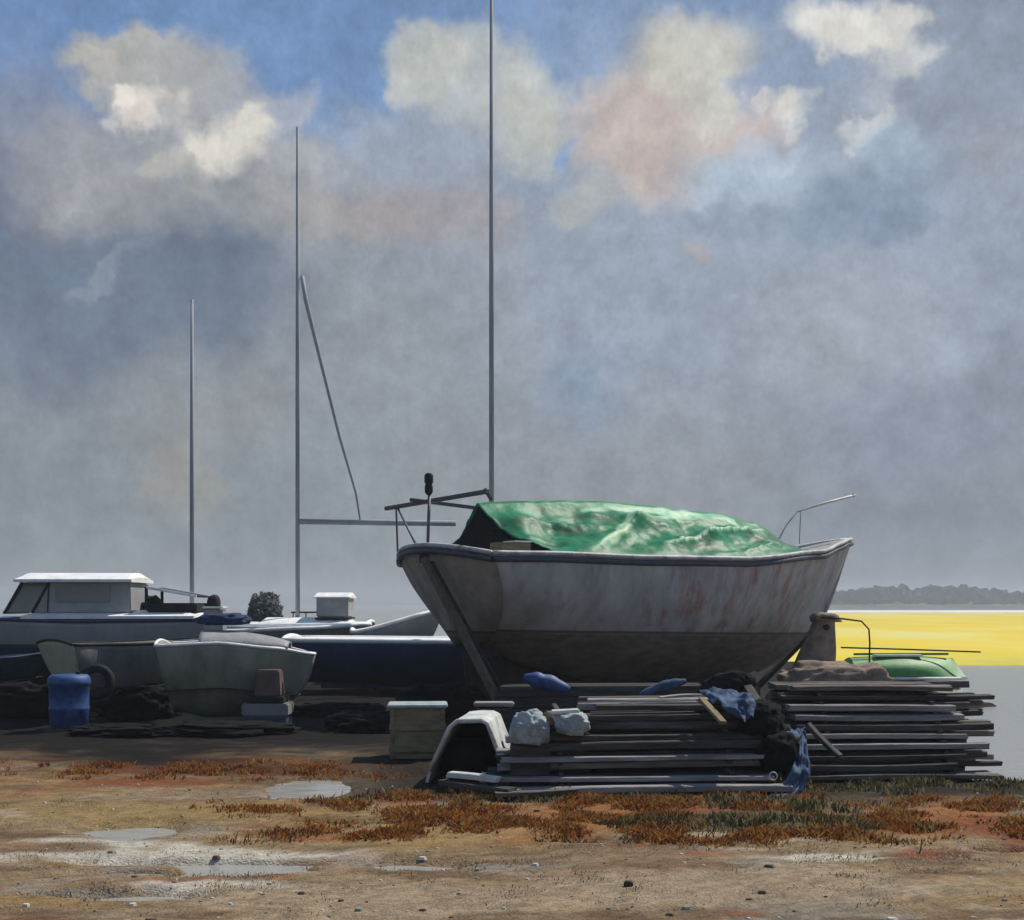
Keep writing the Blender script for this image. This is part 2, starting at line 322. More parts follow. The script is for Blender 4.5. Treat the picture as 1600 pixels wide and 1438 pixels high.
def interp(tab, s):
    if s <= tab[0][0]: return tab[0][1]
    for (a, va), (b, vb) in zip(tab, tab[1:]):
        if s <= b:
            k = (s - a) / (b - a); k = k * k * (3 - 2 * k) * .5 + k * .5
            return lerp(va, vb, k)
    return tab[-1][1]

# ------------------------------------------------------------------ ground
def vn(x, y, seed=0):
    xi = np.floor(x); yi = np.floor(y); fx = x - xi; fy = y - yi; fx = fx * fx * (3 - 2 * fx); fy = fy * fy * (3 - 2 * fy)
    def h(a, b):
        v = np.sin(a * 127.1 + b * 311.7 + seed * 74.7) * 43758.5453; return v - np.floor(v)
    return (h(xi, yi) * (1 - fx) + h(xi + 1, yi) * fx) * (1 - fy) + (h(xi, yi + 1) * (1 - fx) + h(xi + 1, yi + 1) * fx) * fy - .5
def fbm(x, y, seed=0, o=4):
    s = 0; a = 1
    for i in range(o): s = s + a * vn(x * 2 ** i, y * 2 ** i, seed + i * 5); a *= .5
    return s
def sstep(a, b, x):
    t = np.clip((x - a) / (b - a), 0, 1); return t * t * (3 - 2 * t)
WATER = -.045
def gp(px, py): D = EYE * F / (py - HOR); return ((px - 800) * D / F, D)
# puddles: photo-measured centres turned into ground positions, half sizes in metres
PUD = [gp(330, 1346) + (.8, .10), gp(250, 1362) + (.5, .07), gp(215, 1398) + (.42, .16), gp(485, 1230) + (.42, .55), gp(520, 1283) + (.5, .13), gp(640, 1352) + (.36, .20),
       gp(200, 1295) + (.45, .28), gp(405, 1355) + (.45, .18), gp(900, 1318) + (.40, .14), gp(1560, 1330) + (.2, .1), gp(790, 1195) + (.3, .1)]
def height(x, y):
    h = .045 * fbm(x * .5, y * .5, 3) + .022 * fbm(x * 2.2, y * 2.2, 9) + .012 * fbm(x * 9, y * 9, 21, 3) + .012
    for (a, b, rx, ry) in PUD:
        wob = 1 + .5 * fbm(x * 2.5, y * 2.5, 31)
        d = np.sqrt(((x - a) / rx) ** 2 + ((y - b) / ry) ** 2) * wob
        h = h - .085 * (1 - sstep(.5, 1.35, d))
    # creek on the right and the estuary beyond
    e = x - (4.75 + .37 * (y - 12.4)) + .9 * fbm(x * .6, y * .6, 77) * (1 + y * .02)
    cr = sstep(-.5, .5, e) * sstep(11.6, 12.9, y + .5 * fbm(x, y, 55))
    h = h - .5 * cr
    h = h - 1.2 * sstep(36, 40, y + 1.5 * fbm(x * .2, y * .2, 8))
    return h
def elig(x, y, px, py, wx, wy):          # soft ellipse given by photo-measured centre and size on the ground
    a, b = gp(px, py); rx = wx / 1900 * b; ry = abs(gp(px, py - wy)[1] - gp(px, py + wy)[1]) / 2
    d = np.sqrt(((x - a) / rx) ** 2 + ((y - b) / ry) ** 2) * (1 + .8 * fbm(x * 2, y * 3.5, int(px)))
    return 1 - sstep(.55, 1.25, d)
PATCH = [  # rust and olive growth, sand; pale streaks paint the white puddle glints
 (330, 1198, 260, 12, 'rust'), (210, 1222, 150, 10, 'rust'), (430, 1196, 120, 9, 'orange'), (455, 1262, 90, 10, 'rust'), (600, 1308, 120, 9, 'orange'),
 (640, 1250, 60, 16, 'rust'), (930, 1268, 150, 22, 'orange'), (1060, 1262, 90, 18, 'orange'), (1130, 1285, 120, 20, 'rust'), (860, 1300, 110, 18, 'orange'), (1200, 1290, 140, 22, 'olive'),
 (1330, 1240, 240, 28, 'olive'), (1250, 1290, 160, 14, 'olive'), (1400, 1290, 120, 16, 'rust'), (1520, 1280, 110, 26, 'orange'), (1450, 1340, 60, 10, 'rust'), (1570, 1300, 70, 24, 'rust'),
 (300, 1335, 240, 12, 'pale'), (180, 1318, 120, 5, 'pale'), (340, 1385, 150, 10, 'pale'), (640, 1405, 500, 30, 'sand'), (1280, 1345, 90, 6, 'pale'), (1180, 1390, 380, 30, 'sand'),
 (300, 1270, 300, 22, 'ochre'), (90, 1330, 90, 8, 'brown'), (700, 1370, 140, 7, 'brown'), (700, 1300, 160, 26, 'ochre'), (1060, 1360, 120, 10, 'brown')]
PC = {'rust': (.17, .055, .022), 'orange': (.24, .10, .032), 'olive': (.085, .08, .042), 'pale': (.44, .41, .35), 'sand': (.27, .21, .14), 'ochre': (.24, .165, .07), 'brown': (.14, .09, .05)}
def gcol(x, y):
    n1 = fbm(x * .8, y * 1.8, 101); n2 = fbm(x * 3, y * 6, 111); n3 = fbm(x * 14, y * 20, 121, 3)
    c = np.stack([np.full_like(x, .215) + 0 * x, np.full_like(x, .152), np.full_like(x, .088)], -1)
    def mx(c, col, k): return c * (1 - k[..., None]) + np.array(col) * k[..., None]
    c = mx(c, (.17, .12, .07), sstep(-.05, .35, n1 + .3 * n2) * .8)
    c = mx(c, (.31, .25, .175), sstep(.10, .45, n2 - .3 * n1) * .7)
    c = mx(c, (.17, .165, .15), sstep(.18, .4, fbm(x * 1.2, y * 3.2, 141)) * .6)
    n4 = fbm(x * 1.1, y * 5.0, 171); c = mx(c, (.105, .065, .034), sstep(.08, .38, n4) * .75)
    n5 = fbm(x * .7 + 3, y * 2.6, 181); c = mx(c, (.235, .155, .062), sstep(.10, .36, n5) * .7)
    n6 = fbm(x * 1.6 + 9, y * 4.2, 191); c = mx(c, (.19, .075, .035), sstep(.22, .42, n6) * .6)
    for (px, py, wx, wy, k) in PATCH: c = mx(c, PC[k], elig(x, y, px, py, wx, wy) * .85)
    # near-black soil colour painting in the shade around the boats and timber
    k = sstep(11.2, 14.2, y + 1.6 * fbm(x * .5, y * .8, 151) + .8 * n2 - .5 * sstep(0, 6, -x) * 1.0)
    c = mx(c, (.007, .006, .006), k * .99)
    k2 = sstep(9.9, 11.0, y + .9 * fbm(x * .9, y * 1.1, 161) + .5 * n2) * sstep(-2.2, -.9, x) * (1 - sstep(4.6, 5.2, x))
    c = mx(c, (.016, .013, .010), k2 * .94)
    c = c * (1 + .55 * n3)[..., None]
    return np.clip(c, .003, .8)
xs = np.concatenate([-np.geomspace(7.5, 3000, 60)[::-1], np.arange(-7.44, 7.45, .055), np.geomspace(7.5, 3000, 60)])
ys = [-6.0, -3, -1, 1, 2.5, 3.6, 4.4]
while ys[-1] < 4000: ys.append(ys[-1] + max(.035, ys[-1] * .0048 if ys[-1] < 45 else ys[-1] * .08))
ys = np.array(ys); GX, GY = np.meshgrid(xs, ys); GZ = height(GX, GY)
ny, nx = GX.shape
me = bpy.data.meshes.new('ground'); me.vertices.add(nx * ny)
me.vertices.foreach_set('co', np.stack([GX, GY, GZ], -1).astype(np.float32).ravel())
idx = np.arange(nx * ny).reshape(ny, nx)
q = np.stack([idx[:-1, :-1], idx[:-1, 1:], idx[1:, 1:], idx[1:, :-1]], -1).reshape(-1, 4)
me.loops.add(q.size); me.loops.foreach_set('vertex_index', q.ravel().astype(np.int32)); me.polygons.add(len(q))
me.polygons.foreach_set('loop_start', (np.arange(len(q)) * 4).astype(np.int32)); me.polygons.foreach_set('use_smooth', np.ones(len(q), bool)); me.update(calc_edges=True)
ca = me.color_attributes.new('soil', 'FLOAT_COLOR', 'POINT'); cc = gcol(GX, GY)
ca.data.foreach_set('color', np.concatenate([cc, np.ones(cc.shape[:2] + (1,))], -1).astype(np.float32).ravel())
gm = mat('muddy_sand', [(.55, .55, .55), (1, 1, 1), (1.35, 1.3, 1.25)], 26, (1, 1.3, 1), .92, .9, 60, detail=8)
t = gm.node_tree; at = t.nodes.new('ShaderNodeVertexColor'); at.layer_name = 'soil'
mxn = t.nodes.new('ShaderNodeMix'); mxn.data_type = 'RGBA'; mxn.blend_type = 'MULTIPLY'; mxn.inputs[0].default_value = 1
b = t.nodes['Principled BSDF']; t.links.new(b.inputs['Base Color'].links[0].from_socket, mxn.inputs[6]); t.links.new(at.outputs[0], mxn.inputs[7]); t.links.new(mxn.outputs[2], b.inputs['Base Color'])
b.inputs['Specular IOR Level'].default_value = .12
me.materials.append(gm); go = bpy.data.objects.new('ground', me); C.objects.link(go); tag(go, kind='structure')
def gz(x, y): return float(height(np.array([float(x)]), np.array([float(y)]))[0])

# water: one sheet; it shows where the ground dips
wmat = bpy.data.materials.new('estuary_water'); wmat.use_nodes = True; t = wmat.node_tree; b = t.nodes['Principled BSDF']
b.inputs['Base Color'].default_value = (.29, .29, .265, 1); b.inputs['Roughness'].default_value = .14; b.inputs['IOR'].default_value = 1.5
tcn = t.nodes.new('ShaderNodeTexCoord'); mp = t.nodes.new('ShaderNodeMapping'); mp.inputs['Scale'].default_value = (1, 2.5, 1); t.links.new(tcn.outputs['Object'], mp.inputs[0])
n_ = t.nodes.new('ShaderNodeTexNoise'); n_.inputs['Scale'].default_value = 2.2; n_.inputs['Detail'].default_value = 5; t.links.new(mp.outputs[0], n_.inputs['Vector'])
bp = t.nodes.new('ShaderNodeBump'); bp.inputs['Strength'].default_value = .25; bp.inputs['Distance'].default_value = .05; t.links.new(n_.outputs['Fac'], bp.inputs['Height']); t.links.new(bp.outputs[0], b.inputs['Normal'])
MB().add([(-3000, -6, WATER), (3000, -6, WATER), (3000, 4000, WATER), (-3000, 4000, WATER)], [[0, 1, 2, 3]]).build('water', wmat, kind='structure')

# yellow flowering field on the far bank (right)
fm = mat('yellow_flowering_crop', [(.36, .34, .10), (.56, .48, .07), (.64, .49, .045), (.62, .55, .16), (.56, .54, .30)], .055, (1, .35, 1), .95, 1.0, 9, detail=14, spread=.2)
def fld(u, v):
    D = 33.5 * (260 / 33.5) ** v
    l = .165 * D + 1.2 * fbm(np.array([D * .1]), np.array([3.]), 5)[0]; r = 1.6 * D + 10
    x = lerp(l, r, u)
    e = min(u / .02, (1 - u) / .02, v / .03, (1 - v) / .03, 1)
    return (x, D + (.8 * fbm(np.array([x * .3]), np.array([1.]), 6)[0] if v < .01 else 0), -.3 + .32 * e + .05 * fbm(np.array([x * .7]), np.array([D * .4]), 66)[0])
MB().grid(fld, 90, 70).build('field', fm, smooth=True, kind='structure')
# pale strip, coloured to paint sunlit water beyond the crop
pm = mat('sunlit_water_paint', [(.6, .58, .5), (.8, .78, .7)], .1, (1, .3, 1), .9)
MB().grid(lambda u, v: (lerp(40, 520, u), lerp(258, 330, v), -.3 + .62 * math.sin(math.pi * v) ** .5), 40, 10).build('bright_water_strip', pm, smooth=True, kind='structure')

# far wooded shore
shm = mat('far_wood_leaves', [(.05, .07, .05), (.09, .11, .075), (.12, .14, .10)], .06, (1, 1, 2), .95)
mb = MB(); rnd = random.Random(5)
mb.grid(lambda u, v: (lerp(50, 1300, u), lerp(520, 900, v), -.5 + 7 * math.sin(math.pi * v)), 20, 6)
for i in range(2600):
    x = rnd.uniform(55, 700); y = 560 + rnd.random() * 50
    hh = 10.2 + 3.2 * mn.noise(Vector((x * .018, 0, 3))) + 1.8 * mn.noise(Vector((x * .09, 0, 9)))
    hh *= min(1, (x - 40) / 90 + .45)
    s = rnd.uniform(2.0, 4.6)
    z = rnd.uniform(0, max(.5, hh - s * .5))
    vs = [(x + s * math.cos(a) * rnd.uniform(.5, 1.1), y + rnd.uniform(-2, 2), z + s * .8 * math.sin(a) * rnd.uniform(.5, 1.1)) for a in [k * 1.0472 for k in range(6)]]
    mb.add(vs, [[0, 1, 2, 3, 4, 5]])
mb.build('far_wood', shm, kind='stuff')

# ------------------------------------------------------------------ boats
class Hull:
    bexp = 3
    tcam = .06
    def __init__(s, L, beam, sheer, keel, rt=.3, rb=(.3, .8), bulge=0, full=2.2, vbow=1.0):
        s.L, s.beam, s.sheer, s.keel, s.rt, s.rb, s.bulge, s.full, s.vbow = L, beam, sheer, keel, rt, rb, bulge, full, vbow
    def f(s, u, t):
        a = (1 - (1 - t) ** s.full) ** .72; b = (.35 * t + .65 * t ** 1.5) ** s.vbow
        k = max(0, min(1, (u - .45) / .55)); k = k * k * .9 + k * .1
        return lerp(a, b, k)
    def pt(s, u, t, side):
        z = lerp(interp(s.keel, u), interp(s.sheer, u), t); y = interp(s.beam, u) * s.f(u, t)
        xa = s.rt * (1 - t); xb = s.L - s.rb[0] * (1 - t) - s.rb[1] * (1 - t) ** s.bexp
        x = lerp(xa, xb, u)
        return Vector((x, y * side, z))
    def tpt(s, q, t):                       # transom surface, q in -1..1
        p = s.pt(0, t, 1); return Vector((p.x - s.bulge * (1 - q * q), p.y * q, p.z + s.tcam * (1 - q * q) * t))
    def shell(s, nu=44, nv=20):
        mb = MB()
        for side in (-1, 1): mb.grid(lambda u, v: s.pt(u, v, side), nu, nv)
        return mb
    def transom(s, off=0): return MB().grid(lambda u, v: s.tpt(lerp(-1, 1, u), v) - Vector((off, 0, 0)), 16, 16)
    def rail(s, r, dz=0, out=0, n=44, sides=(-1, 1), tr=True, u0=0, u1=1):
        mb = MB()
        for sd in sides:
            pts = []
            for i in range(n + 1):
                u = lerp(u0, u1, i / n); p = s.pt(u, 1, sd); pts.append(p + Vector((0, sd * out, dz)))
            mb.tube(pts, r, 8)
        if tr: mb.tube([s.tpt(lerp(-1, 1, i / 12), 1) + Vector((-out, 0, dz)) for i in range(13)], r, 8)
        return mb
    def deck(s, dz=-.04, camber=.05, u0=0, u1=1):
        def g(u, v):
            u = lerp(u0, u1, u); q = lerp(-1, 1, v); p = s.pt(u, 1, 1)
            x = p.x - (s.bulge * (1 - q * q) * max(0, 1 - u * 20)); return Vector((x, p.y * q * .985, p.z + dz + camber * (1 - q * q)))
        return MB().grid(g, 30, 8)
    def keelfin(s, u0, u1, zb, th, x0=None, x1=None):
        mb = MB(); n = 24; prof = []
        for i in range(n + 1):
            u = lerp(u0, u1, i / n); p = s.pt(u, 0, 1); prof.append((p.x, p.z + .08))
        bx0 = prof[0][0] if x0 is None else x0; bx1 = prof[-1][0] if x1 is None else x1
        vs = []
        for i, (x, z) in enumerate(prof):
            xb = lerp(bx0, bx1, i / n)
            for (xx, zz) in ((x, z), (xb, min(zb, z - .02))):
                vs += [(xx, -th, zz), (xx, th, zz)]
        fs = []
        for i in range(n):
            a = i * 4; b = a + 4
            fs += [[a, b, b + 2, a + 2], [a + 1, a + 3, b + 3, b + 1], [a + 2, b + 2, b + 3, a + 3], [a, a + 1, b + 1, b]]
        fs += [[0, 2, 3, 1], [n * 4, n * 4 + 1, n * 4 + 3, n * 4 + 2]]
        return mb.add(vs, fs)

# --- the big grey boat
TH = R(32); ax = Vector((math.cos(TH), math.sin(TH), 0)); ay = Vector((-math.sin(TH), math.cos(TH), 0))
BO = Vector((-1.02, 18.06, 0))
def bl(x, y, z): return BO + ax * x + ay * y + Vector((0, 0, z))      # boat to world
def inv(p): d = Vector(p) - BO; return Vector((d.dot(ax), d.dot(ay), p[2]))  # world to boat
boat = thing('fishing_boat', 'large grey boat with rust-stained side, propped up behind the timber, draped with a green sheet', 'boat', BO, TH)
H = Hull(8.6, [(0, 1.42), (.15, 1.47), (.42, 1.5), (.62, 1.36), (.8, .92), (.92, .42), (1, .04)],
         [(0, 2.41), (.12, 2.42), (.3, 2.40), (.55, 2.42), (.8, 2.60), (1, 2.90)], [(0, 1.08), (.12, .72), (.35, .42), (.8, .40), (.93, .45), (1, .55)],
         rt=.62, rb=(1.12, 1.25), bulge=.42, full=2.2)
H.bexp = 6; H.tcam = .15
H.shell(60, 26).build('hull', M['hull'], boat, smooth=True, solid=.03)
H.transom().build('transom', M['transom'], boat, smooth=True, solid=.03, label='bare brown transom')
H.rail(.034, .012, .02, 60).build('gunwale', M['rail_pale'], boat, smooth=True)
H.rail(.045, -.075, .012, 60).build('rubbing_strake', M['rail_dark'], boat, smooth=True)
H.deck(-.03, .05).build('deck', M['deck'], boat, smooth=True, solid=.02)
H.keelfin(.05, .93, .16, .09, .95, 6.0).build('keel', M['keel'], boat)
# rudder hung on the stern post
rd = MB()
vs = [(.62, 1.22), (.93, .2), (.55, .2), (.38, .55), (.34, .9), (.42, 1.2)]
rd.add([(x, s * .03, z) for s in (-1, 1) for x, z in vs], [[0, 1, 2, 3, 4, 5], [11, 10, 9, 8, 7, 6]] + [[i, (i + 1) % 6, 6 + (i + 1) % 6, 6 + i] for i in range(6)])
rd.build('rudder', M['keel'], boat)
# stem band
MB().tube([H.pt(1, t / 12, 1) * 1 + Vector((.02, -.04, 0)) for t in range(13)], .035, 8).build('stem', M['hull'], boat, smooth=True)
# cabin coaming and the locker seen under the sheet
mb = MB().box((3.6, 0, 2.5), (4.2, 1.2, .5), bev=.06); mb.build('cabin', M['deck'], boat)
lk = MB().box((.50, -1.08, 2.50), (.52, .3, .17), bev=.015).build('locker', M['crate'], boat, label='yellow-brown locker on the side deck')
MB().box((.62, -1.08, 2.60), (.30, .32, .022), bev=.006).build('lid', M['white'], lk)
# stern gallows
g0 = inv(P(603, 795, 19.0)); g1 = inv(P(762, 768, 17.35))
gal = MB(); gal.bar(g0, g1, .07, .06)
go_ = gal.build('gallows_beam', M['metal'], boat)
gb = MB(); gb.bar(inv(P(640, 781, 18.4)), inv(P(752, 795, 18.5)), .10, .05); gb.build('spar_rest', M['metal'], boat)
MB().bar(inv(P(757, 764, 17.4)), inv(P(768, 782, 17.4)), .07, .05).build('beam_end', M['metal'], boat)
for (a, D0, b, D1, r) in (((619, 793), 18.85, None, 0, .016), ((671, 772), 18.0, (668, 862), 17.95, .024), ((622, 795), 18.8, (657, 866), 18.25, .016)):
    MB().tube([inv(P(a[0], a[1], D0)), inv(P(b[0], b[1], D1)) if b else H.pt(0, 1, 1) + Vector((-.02, .03, -.1))], r, 8).build('post', M['metal'], boat, smooth=True)
lc = inv(P(670, 772, 18.0))
lm = MB().lathe([(.02, -.02), (.045, 0), (.06, .03), (.062, .11), (.052, .13), (.052, .15), (.066, .17), (.066, .27), (.05, .30), (.02, .31)], lc, 16).build('stern_lamp', M['black'], boat, smooth=True)
MB().lump(inv(P(668, 862, 17.9)), (.12, .10, .06), .3, 2, 4, 3).build('cleat', M['black'], boat)
# pulpit tube at the bow
pa = [inv(P(1212, 852, 21.9)), inv(P(1228, 822, 22)), inv(P(1245, 800, 22.1)), inv(P(1290, 786, 22.3)), inv(P(1336, 774, 22.5))]
MB().tube(pa, [.014, .014, .02, .024, .024], 8).build('pulpit', M['bright_tube'], boat, smooth=True)
MB().tube([inv(P(1251, 799, 22.1)), inv(P(1249, 850, 22.1))], .008, 6).build('stanchion', M['metal'], boat, smooth=True)
MB().lathe([(.012, 0), (.03, .01), (.03, .05), (.012, .06)], inv(P(1333, 777, 22.5)), 10).build('pulpit_cap', M['black'], boat)

# --- green tarpaulin (its own thing, lying over boat) built in boat coordinates
RIDGE = [(.58, 3.22), (1.2, 3.27), (2.2, 3.33), (3.1, 3.35), (4.0, 3.31), (4.7, 3.27), (5.4, 3.24), (5.75, 3.20), (5.95, 3.13), (6.25, 3.12), (6.6, 2.98), (6.9, 2.80), (7.15, 2.66)]
def ridge(x):
    for (a, va), (b, vb) in zip(RIDGE, RIDGE[1:]):
        if x <= b: return lerp(va, vb, max(0, (x - a) / (b - a)))
    return RIDGE[-1][1]
def crease(d, w): return math.exp(-(math.sqrt(d * d + .0016) - .04) / w)
def tarpf(u, v):
    q = lerp(-1, 1, v); side = -1 if q < 0 else 1; a = abs(q)
    x = lerp(.58, 7.15, u)
    x += (.46 * a ** 1.4) * (1 - u) * (1 if side < 0 else .2)             # end slants back along the near side
    uu = min(1, max(0, x / 8.6)); half = interp(H.beam, uu) * .995; top = interp(H.sheer, uu)
    zr = ridge(x); hgt = zr - top - .03
    y = half * a
    z = top + .05 + hgt * ((1 - a) ** 1.25 * (1 - .12 * math.sin(a * 3.1)))
    if a > .93: z -= (a - .93) * .8; y += (a - .93) * .5
    env = math.sin(math.pi * min(1, a)) ** .7
    # hanging folds that run diagonally from the ridge towards the bow rail
    d = 0
    for (x0, y0, x1, y1, hh, ww) in ((1.7, .98, 3.3, .30, .13, .15), (3.15, .30, 5.6, .12, .10, .10), (3.3, .80, 6.3, .18, .15, .13), (4.4, .97, 7.0, .45, .10, .10), (.9, .25, 2.3, .42, .07, .10), (2.5, .2, 4.6, .62, .06, .08), (5.3, .1, 6.2, .75, .07, .09)):
        # distance to segment in (x, a*1.5) space
        px, py = x, a * 1.5; ax_, ay_ = x0, y0 * 1.5; bx, by = x1, y1 * 1.5
        tt = max(0, min(1, ((px - ax_) * (bx - ax_) + (py - ay_) * (by - ay_)) / ((bx - ax_) ** 2 + (by - ay_) ** 2)))
        dx, dy = px - lerp(ax_, bx, tt), py - lerp(ay_, by, tt); dd = math.hypot(dx, dy)
        d += hh * 1.15 * crease(dd, ww * 1.25) * (1 if dy < 0 else .75)
    d += .05 * mn.fractal(Vector((x * 1.2 + side * 5, q * 2.2, 1)), 1, 2, 4) + .035 * math.sin(x * 5.2 + a * 5 + 2 * mn.noise(Vector((x, q, 4))))
    rg = 1 - abs(mn.noise(Vector((x * 2.2 + q * 2.5, q * 5, 11)))) * 2
    kx = max(.25, min(1, (6.6 - x) / 1.4))
    d *= kx
    d += kx * (.030 * rg * rg + .010 * (1 - abs(mn.noise(Vector((x * 5 - q * 4, q * 9, 15)))) * 2))
    z += d * env * (.45 + .55 * min(1, hgt / .5)) - .06 * env
    y += d * env * .5
    z += .02 * mn.noise(Vector((x * 4, q * 3, 2)))
    if a < .05: z = min(z, zr + .02)
    return Vector((x, y * side, z))
def foldlight(u, v):  # strength of the highlight painted along each fold
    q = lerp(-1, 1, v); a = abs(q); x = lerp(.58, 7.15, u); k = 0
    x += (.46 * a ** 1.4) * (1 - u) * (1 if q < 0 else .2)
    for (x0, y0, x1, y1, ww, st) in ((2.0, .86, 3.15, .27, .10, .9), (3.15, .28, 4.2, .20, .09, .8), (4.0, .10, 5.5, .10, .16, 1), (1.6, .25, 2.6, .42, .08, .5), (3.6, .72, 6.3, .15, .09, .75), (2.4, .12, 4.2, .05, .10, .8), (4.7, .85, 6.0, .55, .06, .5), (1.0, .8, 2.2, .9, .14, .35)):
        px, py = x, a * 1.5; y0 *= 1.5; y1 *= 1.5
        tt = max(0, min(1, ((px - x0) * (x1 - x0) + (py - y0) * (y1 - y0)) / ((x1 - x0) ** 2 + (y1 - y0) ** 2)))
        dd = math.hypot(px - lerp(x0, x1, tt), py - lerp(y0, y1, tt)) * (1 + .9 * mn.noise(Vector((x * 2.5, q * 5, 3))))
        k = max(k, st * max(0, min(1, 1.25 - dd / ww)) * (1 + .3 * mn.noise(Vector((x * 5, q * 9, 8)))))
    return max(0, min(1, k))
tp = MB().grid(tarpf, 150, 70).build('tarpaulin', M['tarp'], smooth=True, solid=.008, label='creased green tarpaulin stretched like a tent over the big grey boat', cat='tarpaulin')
fa = tp.data.color_attributes.new('fold_highlight', 'FLOAT_COLOR', 'POINT')
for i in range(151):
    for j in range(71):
        k = foldlight(i / 150, j / 70); fa.data[i * 71 + j].color = (k, k, k, 1)
tp.location = BO; tp.rotation_euler = (0, 0, TH)
# black sheet added as the shade inside the tent's after end (thing of its own under the sheet)
def cur(u, v):
    q = lerp(-1, 1, u); a = abs(q); xo = .62 + .44 * a ** 1.4 * (1 if q < 0 else .2)
    h = tarpf(0, (q + 1) / 2 * .999); top = H.sheer[0][1] - .0
    z = lerp(top - .02, h.z - .02, v); y = h.y * .97 - (.22 * (1 - v) * 0)
    bel = .48 * (1 - v) * (1 - a) ** .6 + .025 * math.sin(q * 14 + v * 3)
    return Vector((xo - bel + .02, y, max(z, top - .02)))
ct = MB().grid(cur, 50, 14).build('shade_sheet', M['canvas_and_shade'], smooth=True, solid=.008, label='black sheet added as the shade in the open end of the green tarpaulin tent', cat='shade sheet')
ct.location = BO; ct.rotation_euler = (0, 0, TH)

# --- props holding the big boat
def prop(name, p0, p1, w, m, label, grp=None):
    o = thing(name, label, 'prop', (p1.x, p1.y, 0), 0, grp); q0 = p0 - o.location; q1 = p1 - o.location
    MB().bar(q0, q1, w, w * .8, .01).build('post', m, o)
    MB().box((q1.x, q1.y, .03), (w * 2.4, w * 2.2, .07), bev=.01).build('foot_board', M['plank_c'], o)
    MB().box(q0 + Vector((0, .02, 0)), (w * 1.2, .05, w * 1.2), bev=.01).build('pad', M['black'], o)
prop('boat_prop', P(663, 872, 17.45), Vector((-.02, 16.6, .05)), .12, M['prop'], 'long brown timber prop slanting down from the stern of the big grey boat')
prop('boat_prop', P(676, 880, 17.40), Vector((.13, 16.75, .05)), .05, M['keel'], 'thin dark pole leaning beside the long brown stern prop')
prop('boat_prop', P(1284, 972, 20.4), P(1150, 1108, 19.8), .10, M['keel'], 'dark timber prop wedged under the bow of the big grey boat')
for i, (x, lab) in enumerate(((1.6, 'stern'), (3.2, 'middle'), (5.2, 'bow'))):
    kb = thing('keel_block', f'dark stacked blocks under the {lab} part of the big boat keel', 'blocks', bl(x, 0, 0), TH, 'timber blocks under the big boat')
    MB().box((0, 0, .04), (.5, 1.3, .10), bev=.01).build('lower_block', M['plank_c'], kb)
    MB().box((0, 0, .125), (.4, .9, .07), bev=.01).build('upper_block', M['plank_c'], kb)

# ------------------------------------------------------------------ other boats
def small_boat(name, label, cat, p, rz, L, B, z0, z1, hull_m, rail_m, tr=1.0, tr_m=None, rise=.12, rt=.12, rb=(.25, .35), decked=False, rail_r=.022, deck_m=None, bowk=.15, full=2.0, group=None, thw=True, chock=True, straight=False):
    t = thing(name, label, cat, p, rz, group)
    b = B / 2
    h = Hull(L, [(0, b * tr * .85), (.2, b * .95), (.45, b), (.7, b * .82), (.9, b * .38), (1, .03)], [(0, z1), (.4, z1 - rise * .25), (.75, z1 + rise * .3), (1, z1 + rise)],
             [(0, z0 + .1), (.3, z0), (.8, z0 + .02), (1, z0 + bowk)], rt=rt, rb=rb, bulge=.03, full=full)
    if straight: h.sheer = [(0, z1 - .02), (1, z1 + rise)]
    h.shell(32, 14).build('hull', hull_m, t, smooth=True, solid=.025)
    h.transom().build('transom', tr_m or hull_m, t, smooth=True, solid=.025)
    h.rail(rail_r, .005, .01, 32).build('gunwale', rail_m, t, smooth=True)
    h.keelfin(.06, .9, max(.06, z0 - .08), .035).build('keel', hull_m, t)
    if decked: h.deck(-.02, .06).build('deck', deck_m or M['white'], t, smooth=True, solid=.02)
    else:
        h.deck(-(z1 - z0) * .6, 0, .03, .9).build('floor', M['keel'], t, solid=.01)
        if thw:
            for u in (.25, .55): 
                q = h.pt(u, .8, 1); MB().box((q.x, 0, q.z), (.2, q.y * 1.9, .03), bev=.006).build('thwart', M['old_wood'], t)
    if chock:
        for u in (.2, .72):
            q = h.pt(u, 0, 1); MB().box((q.x, 0, z0 / 2 - .02), (.16, B * .6, max(.08, z0 - .02)), bev=.01).build('chock', M['plank_c'], t)
    return t, h

def crowned(c, L, Wd, th, crown):
    mb = MB(); mb.grid(lambda u, v: Vector((c[0] + L * (u - .5), c[1] + Wd * (v - .5), c[2] + crown * (1 - (2 * v - 1) ** 2) * min(1, (min(u, 1 - u) / .06 + .35)))), 24, 14)
    n = len(mb.v); mb.grid(lambda u, v: Vector((c[0] + L * (u - .5), c[1] + Wd * (v - .5), c[2] - th)), 24, 14)
    def ed(f): 
        return mb.grid(f, 24, 1)
    for sv in (0, 1):
        mb.grid(lambda u, v: Vector((c[0] + L * (u - .5), c[1] + Wd * (sv - .5), c[2] - th * v)), 24, 1)
        mb.grid(lambda u, v: Vector((c[0] + L * (sv - .5), c[1] + Wd * (u - .5), c[2] + crown * .35 * (1 - (2 * u - 1) ** 2) * (1 - v) - th * v)), 14, 1)
    return mb
